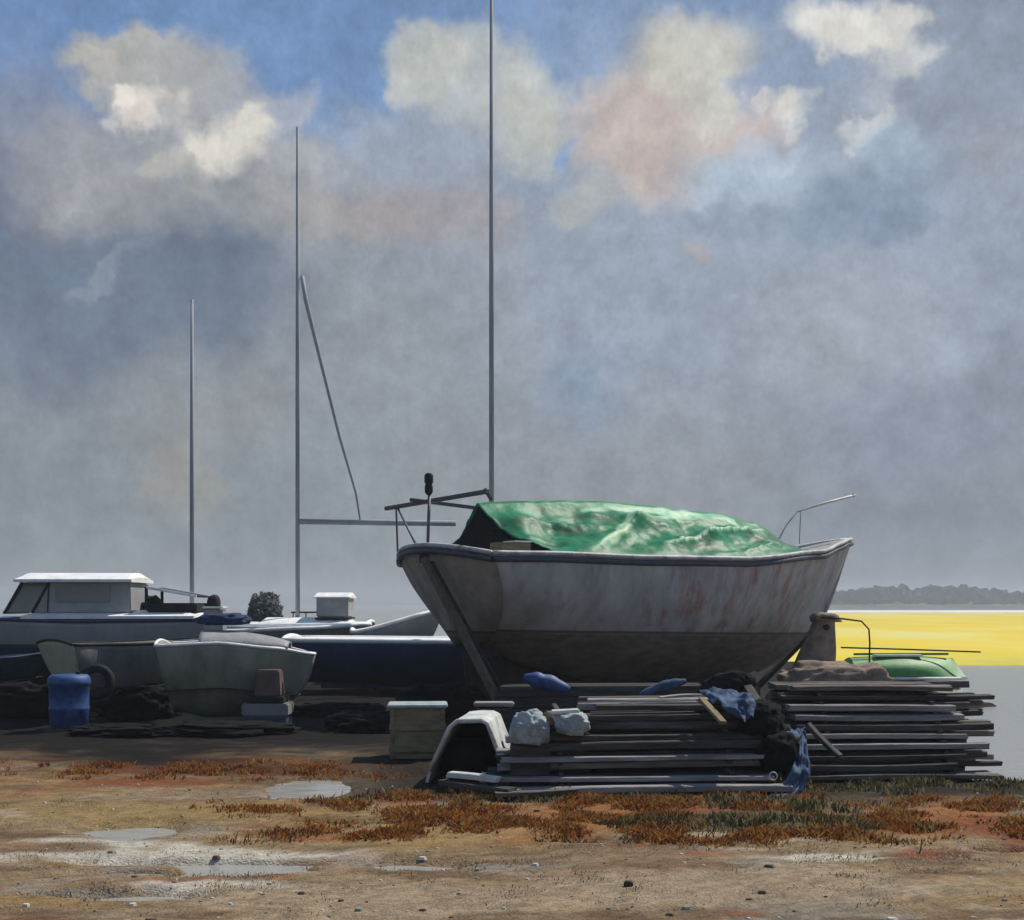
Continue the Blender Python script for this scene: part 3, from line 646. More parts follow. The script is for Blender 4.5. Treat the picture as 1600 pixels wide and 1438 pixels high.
# A: cabin cruiser at far left, bow out of frame to the left (local +x = towards left of view)
pA = P(332, 1000, 22); 
A, hA = small_boat('cabin_cruiser', 'grey cabin cruiser with a long white wheelhouse roof, at the left edge of the yard', 'boat', (pA.x, 22.4, 0), R(183), 5.6, 1.9, .12, 1.42, M['cruiser'], M['navy'], decked=True, deck_m=M['white'], rise=.10, rb=(.4, .6), rail_r=.03)
def la(px, py, off=0): # photo measurement on the cruiser's near side to its local frame
    return Vector((pA.x - P(px, py, 21.6).x, off, P(px, py, 21.6).z))
crowned((1.75, 0, 1.50), 3.0, 1.86, .05, .10).build('side_deck', M['white'], A)
MB().box((1.75, 0, 1.45), (3.02, 1.70, .04), bev=.01).build('deck_band', M['navy'], A)
xr, xl = la(200, 0).x, la(72, 0).x
cb = MB(); zc0, zc1 = 1.54, 2.11
cb.box(((xr + xl) / 2, 0, (zc0 + zc1) / 2), (abs(xl - xr), 1.36, zc1 - zc0), bev=.03, taper=.97); cbo = cb.build('wheelhouse', M['cabin'], A)
x2, x3 = la(4, 0).x, la(30, 0).x
ws = MB()   # raked windscreen
ws.add([(xl + .02, -.6, 2.09), (x3, -.55, 2.09), (x2, -.6, 1.56), (xl + .02, -.66, 1.56), (xl + .02, .6, 2.09), (x3, .55, 2.09), (x2, .6, 1.56), (xl + .02, .66, 1.56)],
       [[0, 1, 2, 3], [4, 7, 6, 5], [1, 5, 6, 2]]); ws.build('windscreen', M['glass'], A, solid=.012)
for y in (-.58, .58):
    MB().bar((x3, y, 2.1), (x2, y * 1.06, 1.55), .05, .05).build('screen_pillar', M['keel'], A)
    MB().bar((xl + .0, y * 1.04, 2.1), (xl + .28, y * 1.12, 1.55), .035, .05).build('screen_pillar', M['keel'], A)
MB().bar((x2, -.62, 1.56), (x2, .62, 1.56), .06, .05).build('screen_sill', M['navy'], A)
crowned(((xr + x3) / 2 + .02, 0, 2.15), abs(x3 - xr) + .12, 1.6, .05, .13).build('roof', M['white'], A)
MB().box(((xr + xl) / 2 + .12, .683, 1.88), (.95, .02, .27), bev=.005).build('window', M['glass'], A, label='long side window')
MB().box((.28, -.62, 1.93), (.03, .03, .03), bev=0)
# folded hood behind the wheelhouse
hx0, hx1 = la(300, 0).x, la(222, 0).x
hd = MB(); hd.box(((hx0 + hx1) / 2, 0, 1.64), (abs(hx1 - hx0), 1.2, .18), bev=.03)
hdo = hd.build('cockpit_coaming', M['black'], A)
for y in (-.6, .6): MB().bar((hx1, y, 2.01), (hx0, y, 1.85), .06, .045).build('hood_rail', M['white'], A)
for y in (-.6, .6): MB().bar((hx1, y, 1.6), (hx1, y, 2.02), .05, .05).build('hood_post', M['black'], A)
MB().box(((hx0 + hx1) / 2, 0, 1.92), (abs(hx1 - hx0), 1.2, .03), Matrix.Rotation(R(-10), 3, 'Y'), bev=.01).build('hood', M['black'], A)
MB().lump((la(213, 0).x, -.3, 1.70), (.13, .3, .17), .2, 2, 3, 3).build('helm_seat', M['black'], A)
om = MB().lump((la(311, 0).x, -.35, 1.70), (.12, .16, .19), .12, 1.5, 2, 3).build('outboard_motor', M['black'], A, smooth=True)
MB().box((la(318, 0).x, -.35, 1.2), (.1, .1, .8), bev=.02).build('motor_leg', M['black'], om)

# dark teal upturned hull poking in at the left edge
tl, _ = small_boat('rowing_boat', 'dark teal rowing boat cut off by the left edge, under the cruiser', 'boat', (P(-120, 1100, 20).x, 19.6, 0), R(8), 2.2, 1.1, .2, .82, mat('teal_paint', [(.01, .03, .045), (.02, .06, .08)], 4), M['navy'], rise=.1)

# B: small tender, pale transom towards us at left
pB = P(95, 1100, 16.9)
B_, hB = small_boat('tender', 'small grey tender with a pale green transom, nearest boat at lower left', 'boat', (P(78, 0, 17.3).x, 17.5, 0), R(40), 2.6, 1.2, .10, 1.13, M['grey_hull'], M['black'], tr=1.42, tr_m=M['pale_green'], rise=.05, rt=.30, rb=(.5, .7), full=1.7)
# C: second tender, white gunwale
Cb, hC = small_boat('dinghy', 'greenish grey dinghy with a white gunwale and blue cover, right of the pale green tender', 'boat', (P(256, 0, 17).x, 16.95, 0), R(6), 2.1, 1.2, .12, 1.14, M['green_white'], M['white'], tr=1.05, rise=-.14, rt=.18, rb=(.12, .3), full=2.1)
def cud(u, v):
    x = lerp(.55, 1.75, u); q = lerp(-1, 1, v); return Vector((x, q * .5 * (1 - .3 * u), 1.10 + .24 * (1 - q * q) ** .5 * (math.cos(u * 1.45) ** .6)))
MB().grid(cud, 20, 12).build('cuddy', M['offwhite'], Cb, smooth=True, solid=.02)
cv = MB().lump(P(348, 969, 17.1) - Vector((0, -.1, 0)), (.37, .3, .095), .25, 2.5, 6, 4).build('cover_bundle', mat('blue_cover', [(.012, .025, .075), (.03, .055, .13)], 7), smooth=True,
        label='dark blue bundled cover lying on top of the greenish grey dinghy', cat='cover')
# small box with white lid behind
tb = thing('storage_box', 'small grey box with a white lid just right of the outboard motor', 'box', (P(336, 0, 19).x, 19, 0))
MB().box((0, 0, 1.45 * .5 + .1), (.30, .3, 1.6), bev=.02).build('body', M['cabin'], tb); MB().box((0, 0, 1.655), (.32, .34, .03), bev=.008).build('lid', M['white'], tb)

# blue drum and tyre in front of the tender
dd = thing('plastic_drum', 'bright blue plastic drum standing against the tender at lower left', 'drum', (P(108, 0, 16.3).x, 16.3, 0))
MB().lathe([(.20, .06), (.245, .09), (.25, .28), (.262, .30), (.262, .33), (.255, .35), (.262, .62), (.28, .64), (.28, .67), (.27, .72), (.24, .76), (.10, .77)], (0, 0, 0), 28).build('barrel', M['blue_drum'], dd, smooth=True)
MB().lathe([(.03, .77), (.03, .80), (.02, .805)], (.12, 0, 0), 12).build('bung', M['black'], dd)
MB().box((0, 0, .03), (.5, .5, .07), bev=.01).build('base_board', M['plank_c'], dd)
ty = MB(); seg = 36
tv = []; 
for i in range(seg):
    a = 2 * math.pi * i / seg
    for j in range(12):
        b_ = 2 * math.pi * j / 12; rr = .20 + .07 * math.cos(b_) * (1 if math.cos(b_) < 0 else .8)
        tv.append((rr * math.cos(a), .075 * math.sin(b_), rr * math.sin(a)))
ty.add(tv, [[i * 12 + j, ((i + 1) % seg) * 12 + j, ((i + 1) % seg) * 12 + (j + 1) % 12, i * 12 + (j + 1) % 12] for i in range(seg) for j in range(12)])
to = ty.build('tyre', M['black'], smooth=True, label='black tyre hung on the side of the tender beside the blue drum', cat='tyre'); to.location = P(150, 1066, 16.75); to.rotation_euler = (R(-12), 0, R(10))
MB().bar((to.location.x, to.location.y + .04, to.location.z + .15), (to.location.x, to.location.y + .12, 1.12), .012, .012).build('lashing', M['rope'], label='short rope tying the tyre to the tender rail', cat='rope')

# brown box and steps right of the dinghy
bx = thing('wooden_chest', 'reddish brown chest on a pale plinth at the right end of the dinghy', 'chest', (P(428, 0, 16.8).x, 16.5, 0))
MB().box((0, 0, .64), (.36, .35, .36), bev=.02, taper=.85).build('body', mat('mauve_brown_paint', [(.09, .065, .06), (.15, .11, .10)], 5), bx)
MB().box((-.02, 0, .42), (.50, .45, .08), bev=.01).build('tray', M['black'], bx)
MB().box((-.02, 0, .29), (.62, .5, .17), bev=.02).build('plinth', M['grey_hull'], bx)
MB().box((-.02, 0, .11), (.56, .45, .2), bev=.01).build('foot', M['navy'], bx)

# E: long blue yacht behind, runs on behind the big boat
def rigged(name, label, x0, y, rz, L, B, z0, z1, hm, mastx, top, r, boom=None, mirror=False, cabin=None, mlabel=None):
    t, h = small_boat(name, label, 'yacht', (x0, y, 0), rz, L, B, z0, z1, hm, M['white'], decked=True, rise=.12, rb=(.6, .9), rail_r=.05)
    mh = z1 + .05
    mo = MB().tube([(mastx, 0, z1 - .1), (mastx, 0, lerp(z1, top, .5)), (mastx, 0, top)], [r, r * .95, r * .6], 12).build('mast', M['spar'], t, smooth=True)
    return t, h, mo
E, hE, mE = rigged('blue_yacht', 'deep blue yacht with white rail, half hidden behind the big boat, mast leaving the frame', P(452, 0, 23.6).x, 23.9, 0, 9.2, 2.2, .10, 1.02, M['blue_hull'], P(768, 0, 23.9).x - P(452, 0, 23.6).x, 14.6, .052)
# D: pale yacht farther back with mast 465 and boom; bow to the left
xD = P(575, 0, 30).x
Dy, hD, mD = rigged('white_yacht', 'off-white yacht in the gap behind, with boom and tall mast left of the big boat', xD, 30.3, R(180), 6.2, 2.0, .4, 1.22, M['offwhite'], xD - P(465, 0, 30.3).x, 13.6, .056)
def ld(px, py, D=30.3): p = P(px, py, D); return Vector((xD - p.x, -(D - 30.3), p.z))
MB().tube([ld(466, 815), ld(600, 817), ld(712, 818)], .07, 10).build('boom', M['spar'], Dy, smooth=True)
MB().tube([ld(472, 432), ld(478, 470), ld(500, 560), ld(530, 680), ld(556, 770), ld(563, 815)], [.05, .055, .045, .04, .03, .02], 8).build('topping_lift', M['spar'], Dy, smooth=True)
MB().box(tuple(ld(524, 948)) , (.78, 1.1, .55), bev=.04).build('cabin', M['cabin'], Dy)
crowned(tuple(ld(524, 933)), .9, 1.3, .03, .11).build('cabin_roof', M['white'], Dy)
MB().box(tuple(ld(524, 966)), (.84, 1.2, .04), bev=.01).build('cabin_sill', M['black'], Dy)
MB().bar(ld(455, 957), ld(500, 957), .05, .04).build('handrail', M['black'], Dy)
for px in (458, 478, 497): MB().tube([ld(px, 957), ld(px, 975)], .015, 6).build('rail_post', M['black'], Dy)
crowned(tuple(ld(482, 973)), 2.2, 1.5, .08, .13).build('coachroof', M['white'], Dy)
# G: mast at 300 behind the cruiser
xG = P(215, 0, 29).x
G, hG, mG = rigged('far_yacht', 'low dark yacht hidden behind the cruiser, only its thin mast showing at left', xG, 29.5, 0, 5.5, 1.8, .3, 1.1, M['grey_hull'], P(300, 0, 29.5).x - xG, 9.1, .055)
# F: white bow rising to the right in front of D
xF = P(552, 0, 26.5).x
Fo, hF = small_boat('launch', 'pale grey launch with a white rail rising towards the stern of the big boat', 'boat', (xF, 26.6, 0), R(4), 1.95, 1.2, .35, 1.12, M['cruiser'], M['white'], rise=.46, rb=(.35, .3), decked=True, rail_r=.045, straight=True)
# grey rounded bush on the shore
def leafball(name, c, d, n, m, label, cat, seed=1, leaf=.05, trunk=True):
    o = thing(name, label, cat, (c[0], c[1], 0)); rn = random.Random(seed); mb = MB()
    for i in range(n):
        v = Vector((rn.gauss(0, 1), rn.gauss(0, 1), rn.gauss(0, 1))).normalized() * rn.uniform(.45, 1) ** .5
        k = 1 + .5 * mn.noise(v * 1.8 + Vector((seed, 0, 0)))
        p = Vector((v.x * d[0] * k, v.y * d[1] * k, c[2] + v.z * d[2] * k)); s = leaf * rn.uniform(.5, 1.3)
        a = Vector((rn.gauss(0, 1), rn.gauss(0, 1), rn.gauss(0, 1))).normalized(); b_ = a.orthogonal().normalized()
        mb.add([p - a * s, p + b_ * s * .5, p + a * s, p - b_ * s * .5], [[0, 1, 2, 3]])
    mb.build('crown', m, o)
    MB().tube([(0, 0, 0), (.03, 0, c[2] * .5), (0, 0, c[2])], [.07, .05, .02], 8).build('trunk', M['bark'], o)
    return o
pb = P(412, 952, 34); leafball('bush', (pb.x, 34, pb.z), (.5, .5, .42), 2600, M['bush'], 'rounded grey bush on the shore left of the white yacht cabin', 'bush', 3, .07)

for px, D, dx, dz, sdn, lb in ((215, 18.0, .55, .30, 31, 'between the pale tender and the greenish dinghy'), (520, 18.6, .75, .12, 32, 'in front of the blue yacht, left of the crate'), (690, 18.2, .60, .30, 33, 'under the stern of the big grey boat'), (20, 18.2, .8, .30, 34, 'at the far left under the rowing boat'), (560, 16.2, .42, .16, 35, 'just left of the olive crate'), (350, 15.9, .9, .10, 36, 'flat in front of the greenish dinghy'), (200, 15.8, .7, .09, 37, 'flat in front of the blue drum')):
    MB().lump((0, 0, dz * .7), (dx, .4, dz), .35, 2.6, sdn, 5).build('shade_heap', M['canvas_and_shade'], smooth=True, label='black heap added as shade ' + lb, cat='shade heap', loc=(P(px, 0, D).x, D, 0))  # black heaps added to deepen the shadow mass beneath the boats
# ------------------------------------------------------------------ right-hand side objects
# brown covered winch under the bow
wc = P(1268, 1010, 20.0)
wn = thing('covered_winch', 'muddy brown canvas-covered winch under the bow of the big boat', 'winch', (wc.x, 20, 0))
def cover(u, v):
    a = u * 2 * math.pi; zt = 1.50
    r = lerp(.60, .19, v ** .9); cxo = lerp(-.10, .22, v)
    k = 1 + .12 * mn.noise(Vector((math.cos(a) * 1.6, math.sin(a) * 1.6, v * 2.2))) + .05 * math.sin(a * 9 + v * 2) * (1 - v)
    ca, sa = math.cos(a), math.sin(a); sq = 1 / max(abs(ca), abs(sa)) ** .45
    return Vector((cxo + r * ca * k * sq * .85, r * .7 * sa * k * sq, v * zt + .03 * mn.noise(Vector((ca * 3, sa * 3, v * 4)))))
mbc = MB().grid(cover, 60, 26)
mbc.lump((.22, 0, 1.48), (.24, .2, .09), .35, 2, 9, 3); mbc.build('canvas', M['brown_cover'], wn, smooth=True)
MB().lathe([(.04, -.01), (.05, 0), (.05, .05), (.02, .06)], (.2, -.2, 1.33), 12, axis='Y').build('knob', M['black'], wn)
MB().tube([(.1, -.2, 1.49), (.45, -.25, 1.47), (.75, -.25, 1.43), (.87, -.25, 1.30), (.885, -.25, 1.08), (.86, -.25, 0.02)], .014, 8).build('wire_loop', M['black'], wn, smooth=True)
hp = MB(); hp.lump((P(1310, 0, 19).x, 19.3, .32), (.95, .55, .48), .25, 2.4, 12, 5)
hp.build('canvas_heap', M['brown_cover'], smooth=True, label='low dark brown heap of old canvas below the winch', cat='heap')

# upturned green dinghy
gp_ = P(1418, 1058, 27.5)
gd = thing('upturned_dinghy', 'bright green upturned dinghy with a white rim on the ground at right', 'dinghy', (P(1322, 0, 27.5).x, 27.6, 0), R(3))
hh = Hull(2.62, [(0, .52), (.4, .62), (.8, .58), (1, .46)], [(0, .05), (1, .05)], [(0, .50), (.5, .55), (1, .47)], rt=.10, rb=(.08, .05), bulge=.0, full=3.2)
mb = MB()
for sd_ in (-1, 1): mb.grid(lambda u, v: hh.pt(u, v, sd_), 24, 12)
for e in (0, 1): mb.grid(lambda u, v: Vector((hh.pt(e, v, 1).x, hh.pt(e, v, 1).y * lerp(-1, 1, u), hh.pt(e, v, 1).z)), 8, 12)
mb.build('hull', M['green_paint'], gd, smooth=False, solid=.015)
mb = hh.rail(.035, 0, .01, 20, tr=True); mb.tube([(2.62, -.46, .05), (2.62, .46, .05)], .035, 8); mb.build('gunwale', M['white'], gd, smooth=True)
MB().box((1.3, 0, .575), (2.2, .05, .05), bev=.01).build('keel', M['green_paint'], gd)
MB().box((1.15, -.18, .55), (1.1, .22, .05), bev=.02).build('bottom_patch', M['white'], gd, label='worn white patch')
pl = MB().tube([P(1314, 1012, 27.5), P(1420, 1015, 27.5), P(1532, 1019, 27.5)], .018, 8).build('boathook_pole', M['keel'], smooth=True, label='long thin dark pole lying over the upturned green dinghy', cat='pole')

# ------------------------------------------------------------------ timber stacks
planks = []
def plank_mesh(L, W, T, seed):
    rn = random.Random(seed); mb = MB(); n = 10
    vs = []; bow = rn.uniform(-.014, .014); e0 = rn.uniform(-.01, .01)
    c = .12 * T
    prof = [(-W / 2 + c, -T / 2), (W / 2 - c, -T / 2), (W / 2, -T / 2 + c), (W / 2, T / 2 - c), (W / 2 - c, T / 2), (-W / 2 + c, T / 2), (-W / 2, T / 2 - c), (-W / 2, -T / 2 + c)]
    for i in range(n + 1):
        x = lerp(-L / 2, L / 2, i / n); k = bow * math.sin(math.pi * i / n)
        for (y, z) in prof:
            j = mn.noise(Vector((x * 3 + seed, y * 30, z * 30))) * .006
            xe = x + (rn.uniform(-.012, .012) if i in (0, n) else 0)
            vs.append((xe, y + j, z + k + j * .7))
    fs = [[i * 8 + k, i * 8 + (k + 1) % 8, (i + 1) * 8 + (k + 1) % 8, (i + 1) * 8 + k] for i in range(n) for k in range(8)] + [list(range(8))[::-1], [n * 8 + k for k in range(8)]]
    return mb.add(vs, fs)
ORD = ['bottom', 'second', 'third', 'fourth', 'fifth', 'sixth', 'seventh', 'eighth', 'ninth', 'tenth', 'eleventh']
ROW = ['front', 'second row', 'third row', 'fourth row', 'back row']
def stack(tagname, xl, xr, yf, layers, rz, seed, lean=0, step=.055, rag=(.05, .25), T=.062, gap=.024, W=.17, rows=5, lext=None):
    rn = random.Random(seed); zc = 0.03
    for k in range(layers):
        yy = yf + k * step + rn.uniform(-.02, .02)
        nrow = rows if k > 1 else rows
        for j in range(nrow):
            if k == layers - 1 and j == 0 and tagname == 'left' : pass
            a = xl + (lext[k] if lext else 0) + rn.uniform(-.10, .10); b_ = xr + rn.uniform(-rag[0], rag[1])
            w_ = W * rn.uniform(.6, 1.0); th = T * rn.uniform(.62, 1.15)
            if j == 0 and 0 < k < layers - 1 and rn.random() < .15: continue
            L = b_ - a
            tilt = rn.uniform(-.010, .010) + lean
            me_ = plank_mesh(L, w_, th, seed * 100 + k * 10 + j)
            m_ = rn.choice([M['plank_a'], M['plank_a'], M['plank_b'], M['plank_c'], M['plank_c']])
            zz = zc + T / 2 + rn.uniform(-.004, .006)
            lab = f'weathered plank in the {ORD[k] if k < layers-1 else "topmost"} layer of the {tagname} timber stack, ' + ('front edge' if j == 0 else ROW[j] if j < nrow - 1 else 'back row')
            o = me_.build('plank', m_, label=lab, cat='plank', group=f'planks in the {tagname} timber stack')
            o.location = ((a + b_) / 2, yy + j * (W + .012) + (rn.uniform(-.05, .03) if j == 0 else 0), zz); o.rotation_euler = (rn.uniform(-.05, .05), -tilt, rz + rn.uniform(-.012, .012))
        zc += T + gap
    # bearers: thin sticks between layers
    zc = .015
    for k in range(layers):
        for bi, fx in enumerate((.18, .82)):
            x = lerp(xl, xr, fx); 
            o = MB().box((0, 0, 0), (.05, W * rows * 1.0, gap + .004), bev=.004).build('bearer_stick', M['plank_c'], label=f'thin {"left" if bi == 0 else "right"} bearer stick below the {ORD[k] if k < layers-1 else "topmost"} layer of the {tagname} timber stack', cat='stick', group=f'bearer sticks in the {tagname} timber stack')
            o.location = (x, yf + k * step + W * rows / 2 - .06, zc + (x - (xl + xr) / 2) * lean); o.rotation_euler = (0, 0, rz)
        zc += T + gap
xs0 = P(800, 0, 11.2).x; xs1 = P(1205, 0, 11.2).x
stack('left', xs0, xs1, 10.75, 9, R(1), 11, lean=.012, lext=[-.1, -.2, -.1, -.05, 0, .05, .3, .68, .72], rag=(.12, .10), step=.085)
xs2 = P(1236, 0, 12.0).x; xs3 = P(1510, 0, 12.0).x
stack('right', xs2, xs3, 11.55, 10, R(2), 12, lean=0.004, rag=(.30, .40), step=.075, T=.064)
# loose boards on the ground in front and leaning pieces
def loose(px0, py0, D0, px1, py1, D1, w, th, m, label):
    a, b_ = P(px0, py0, D0), P(px1, py1, D1); d = b_ - a
    o = plank_mesh(d.length, w, th, int(px0)).build('board', m, label=label, cat='board'); o.location = (a + b_) / 2; o.rotation_euler = d.to_track_quat('X', 'Z').to_euler(); return o
loose(702, 1210, 11.0, 778, 1219, 10.75, .10, .05, M['slab'], 'pale board lying on the ground at the left foot of the timber')
loose(690, 1222, 11.0, 800, 1236, 10.55, .12, .05, M['plank_c'], 'dark board lying just below the pale board at the left foot of the timber')
loose(775, 1242, 10.5, 900, 1236, 10.6, .1, .04, M['plank_b'], 'brown board lying flat in front of the left timber stack')
loose(1096, 1092, 11.3, 1130, 1130, 10.8, .06, .03, M['crate'], 'short tan stick leaning on the left stack beside the blue sheet')
loose(1262, 1132, 11.45, 1312, 1182, 11.3, .11, .04, M['plank_c'], 'dark board leaning on the left end of the right stack')
loose(1160, 1062, 12.3, 1190, 1105, 11.6, .09, .04, M['plank_c'], 'dark offcut poking up behind the blue sheet between the stacks')
loose(1030, 1092, 12.0, 1105, 1088, 12.2, .08, .04, M['plank_a'], 'pale offcut on top of the left stack near the blue sheet')

# upturned fibreglass trough (pale arch with a dark hollow)
pt = P(735, 1190, 11.6)
tr_ = thing('upturned_trough', 'chalky white upturned trough with a dark hollow end, left of the timber', 'trough', (pt.x, 11.55, 0), R(-6))
prof = [(-.40, .02), (-.37, .13), (-.18, .54), (-.11, .60), (.12, .61), (.18, .58), (.34, .16), (.38, .02)]
mb = MB(); nvv = len(prof)
mb.grid(lambda u, v: (lambda i, f: Vector((lerp(prof[i][0], prof[i + 1][0], f), lerp(-.1, .85, u), lerp(prof[i][1], prof[i + 1][1], f) + .01 * mn.noise(Vector((v * 9, u * 5, 0))))))(min(int(v * (nvv - 1)), nvv - 2), v * (nvv - 1) - min(int(v * (nvv - 1)), nvv - 2)), 10, (nvv - 1) * 4)
mb.build('shell', M['slab'], tr_, solid=.03)
rim = MB().tube([(x, -.10, z) for x, z in prof[1:-1]], .024, 8); rim.build('rim', M['slab'], tr_, smooth=True)
MB().add([(x * .96, .84, z * .97) for x, z in prof], [list(range(nvv))]).build('end_board', M['canvas_and_shade'], tr_, solid=.02)
MB().lump((-.02, .35, .2), (.25, .3, .2), .2, 2, 3, 4).build('shade_heap', M['canvas_and_shade'], smooth=True, label='black heap as the shade inside the upturned trough', cat='shade heap', loc=(pt.x, 11.5, 0))  # black lump painting the shade of the trough's hollow
# sacks
def sack(px, py, D, d, seed, m, label, rot=0):
    p = P(px, py, D); o = MB().lump((0, 0, 0), d, .30, 1.8, seed, 5).build('sack', m, smooth=True, label=label, cat='sack'); o.location = p; o.rotation_euler = (0, R(rot), R(seed * 20)); return o
sack(828, 1142, 11.05, (.18, .16, .17), 3, M['sack'], 'pale blue-grey sack slumped beside the trough, left of the two', 10)
sack(893, 1130, 11.1, (.19, .15, .12), 5, M['sack'], 'pale blue-grey sack on the left end of the timber, right of the two', -5)
sack(860, 1128, 11.3, (.08, .1, .09), 8, M['brown_cover'], 'small brown bag squeezed between the two pale sacks')
MB().box((0, 0, 0), (.26, .18, .035), Matrix.Rotation(R(-3), 3, 'Y'), bev=.012).build('slate', M['slab'], loc=P(883, 1112, 11.1), label='thin white slab lying on the right-hand pale sack', cat='slab')
MB().box((0, 0, 0), (.42, .25, .04), bev=.015).build('slate', M['plank_a'], loc=P(772, 1100, 12.7), label='thin grey slab on a dark block just behind the white upturned trough', cat='slab')
MB().box((0, 0, .315), (.36, .3, .63), bev=.02).build('wooden_block', M['plank_c'], loc=(P(772, 0, 12.7).x, 12.72, .0), label='dark block under the thin grey slab behind the trough', cat='block')
# supports so nothing hovers
for px, D, zt, lab in ((828, 11.1, .46, 'left pale sack'), (890, 11.25, .56, 'right pale sack')):
    MB().box((0, 0, zt / 2 - .02), (.36, .34, zt), bev=.02).build('wooden_block', M['plank_c'], loc=(P(px, 0, D).x, D + .05, 0), label=f'dark wooden block under the {lab}', cat='block')
# crate
kc = P(650, 1185, 13.3)
kr = thing('wooden_crate', 'olive brown plywood crate standing left of the white upturned trough', 'crate', (kc.x, 13.55, 0), R(4))
MB().box((0, 0, .29), (.60, .5, .56), bev=.012).build('body', M['crate'], kr)
MB().box((0, 0, .585), (.66, .56, .035), bev=.01).build('lid', M['sack'], kr)
for z in (.12, .36): MB().box((0, -.262, z), (.62, .025, .07), bev=.005).build('batten', M['crate'], kr)
for x in (-.275, .275): MB().box((x, -.258, .29), (.05, .022, .55), bev=.005).build('corner_post', M['crate'], kr)

# blue sheets: crumpled cloth following a path
def sheet(pts, widths, seed, label, crump=.05, m=None):
    pts = [Vector(p) for p in pts]; n = len(pts) - 1
    def f(u, v):
        i = min(int(u * n), n - 1); k = u * n - i; p = pts[i].lerp(pts[i + 1], k); wd = lerp(widths[i], widths[i + 1], k)
        q = lerp(-1, 1, v) * wd * (1 + .3 * mn.noise(Vector((u * 4, v * 2, seed))))
        c = crump * mn.fractal(Vector((u * 5, v * 4, seed)), 1, 2, 4) * 1.4
        return p + Vector((q, -abs(c) * .8 + .02 * math.sin(v * 13), c * .8))
    return MB().grid(f, 40, 20).build('blue_sheet', m or M['blue_cloth'], smooth=True, solid=.006, label=label, cat='sheet')
sheet([P(1118, 1078, 11.9), P(1135, 1086, 11.5), P(1150, 1098, 11.1), P(1165, 1122, 10.95)], [.16, .22, .18, .07], 2, 'crumpled blue sheet on the timber just below the hull, right of centre')
sheet([P(1245, 1140, 11.6), P(1228, 1148, 11.25), P(1205, 1168, 11.05)], [.10, .13, .05], 4, 'blue sheet bunched between the two timber stacks, middle piece')
sheet([P(1250, 1142, 11.5), P(1252, 1180, 11.0), P(1250, 1210, 10.8), P(1232, 1240, 10.7), P(1215, 1252, 10.45)], [.05, .06, .09, .08, .1], 6, 'blue sheet trailing down to the grass between the two stacks')
sheet([P(1137, 1056, 12.6), P(1140, 1064, 12.4), P(1142, 1074, 12.3)], [.05, .08, .06], 8, 'small blue rag highest up, just under the grey hull')
sack(1190, 1130, 11.3, (.22, .2, .2), 21, M['canvas_and_shade'], 'black bag slumped in the gap between the timber stacks, upper one')
sack(1215, 1180, 11.1, (.17, .2, .2), 23, M['canvas_and_shade'], 'black bag in the gap between the timber stacks, lower one')
sack(1140, 1085, 12.3, (.30, .2, .22), 25, M['canvas_and_shade'], 'black bag lying behind the crumpled blue sheet on the left stack')
MB().box((0, 0, .25), (.5, .5, .55), bev=.02).build('wooden_block', M['plank_c'], loc=(P(1165, 0, 12).x, 12.1, 0), label='dark block behind the gap between the timber stacks', cat='block')
# blue wrapped bundles on cribbing under the hull
cr_ = thing('cribbing', 'low dark pile of sleepers under the near side of the big boat', 'sleepers', (P(940, 0, 16.4).x, 16.5, 0), R(3))
for k in range(4):
    for j in range(3):
        MB().box((0.0 + .04 * ((k * 7 + j) % 3), j * .24, .08 + k * .15), (3.2 - .15 * k, .2, .14), bev=.015).build('sleeper', M['plank_c'], cr_)
def bundle(pts, r, label):
    n = 14; pts = [Vector(p) for p in pts]; P_ = []; rr = []
    for i in range(n + 1):
        u = i / n; a = min(int(u * (len(pts) - 1)), len(pts) - 2); P_.append(pts[a].lerp(pts[a + 1], u * (len(pts) - 1) - a)); rr.append(r * (math.sin(math.pi * (u * .9 + .05)) ** .5) * (1 + .25 * mn.noise(Vector((u * 5, r * 40, 1)))))
    MB().tube(P_, rr, 14).build('blue_bundle', M['blue_drum'] if r > .09 else M['blue_cloth'], smooth=True, label=label, cat='bundle')
bundle([P(818, 1058, 16.1), P(850, 1066, 16.1), P(890, 1078, 16.1)], .11, 'deep blue rolled bundle on the sleepers under the hull, left of the two')
bundle([P(1000, 1086, 16.1), P(1040, 1072, 16.1), P(1072, 1064, 16.1)], .075, 'paler blue rolled bundle under the hull, right of the two')

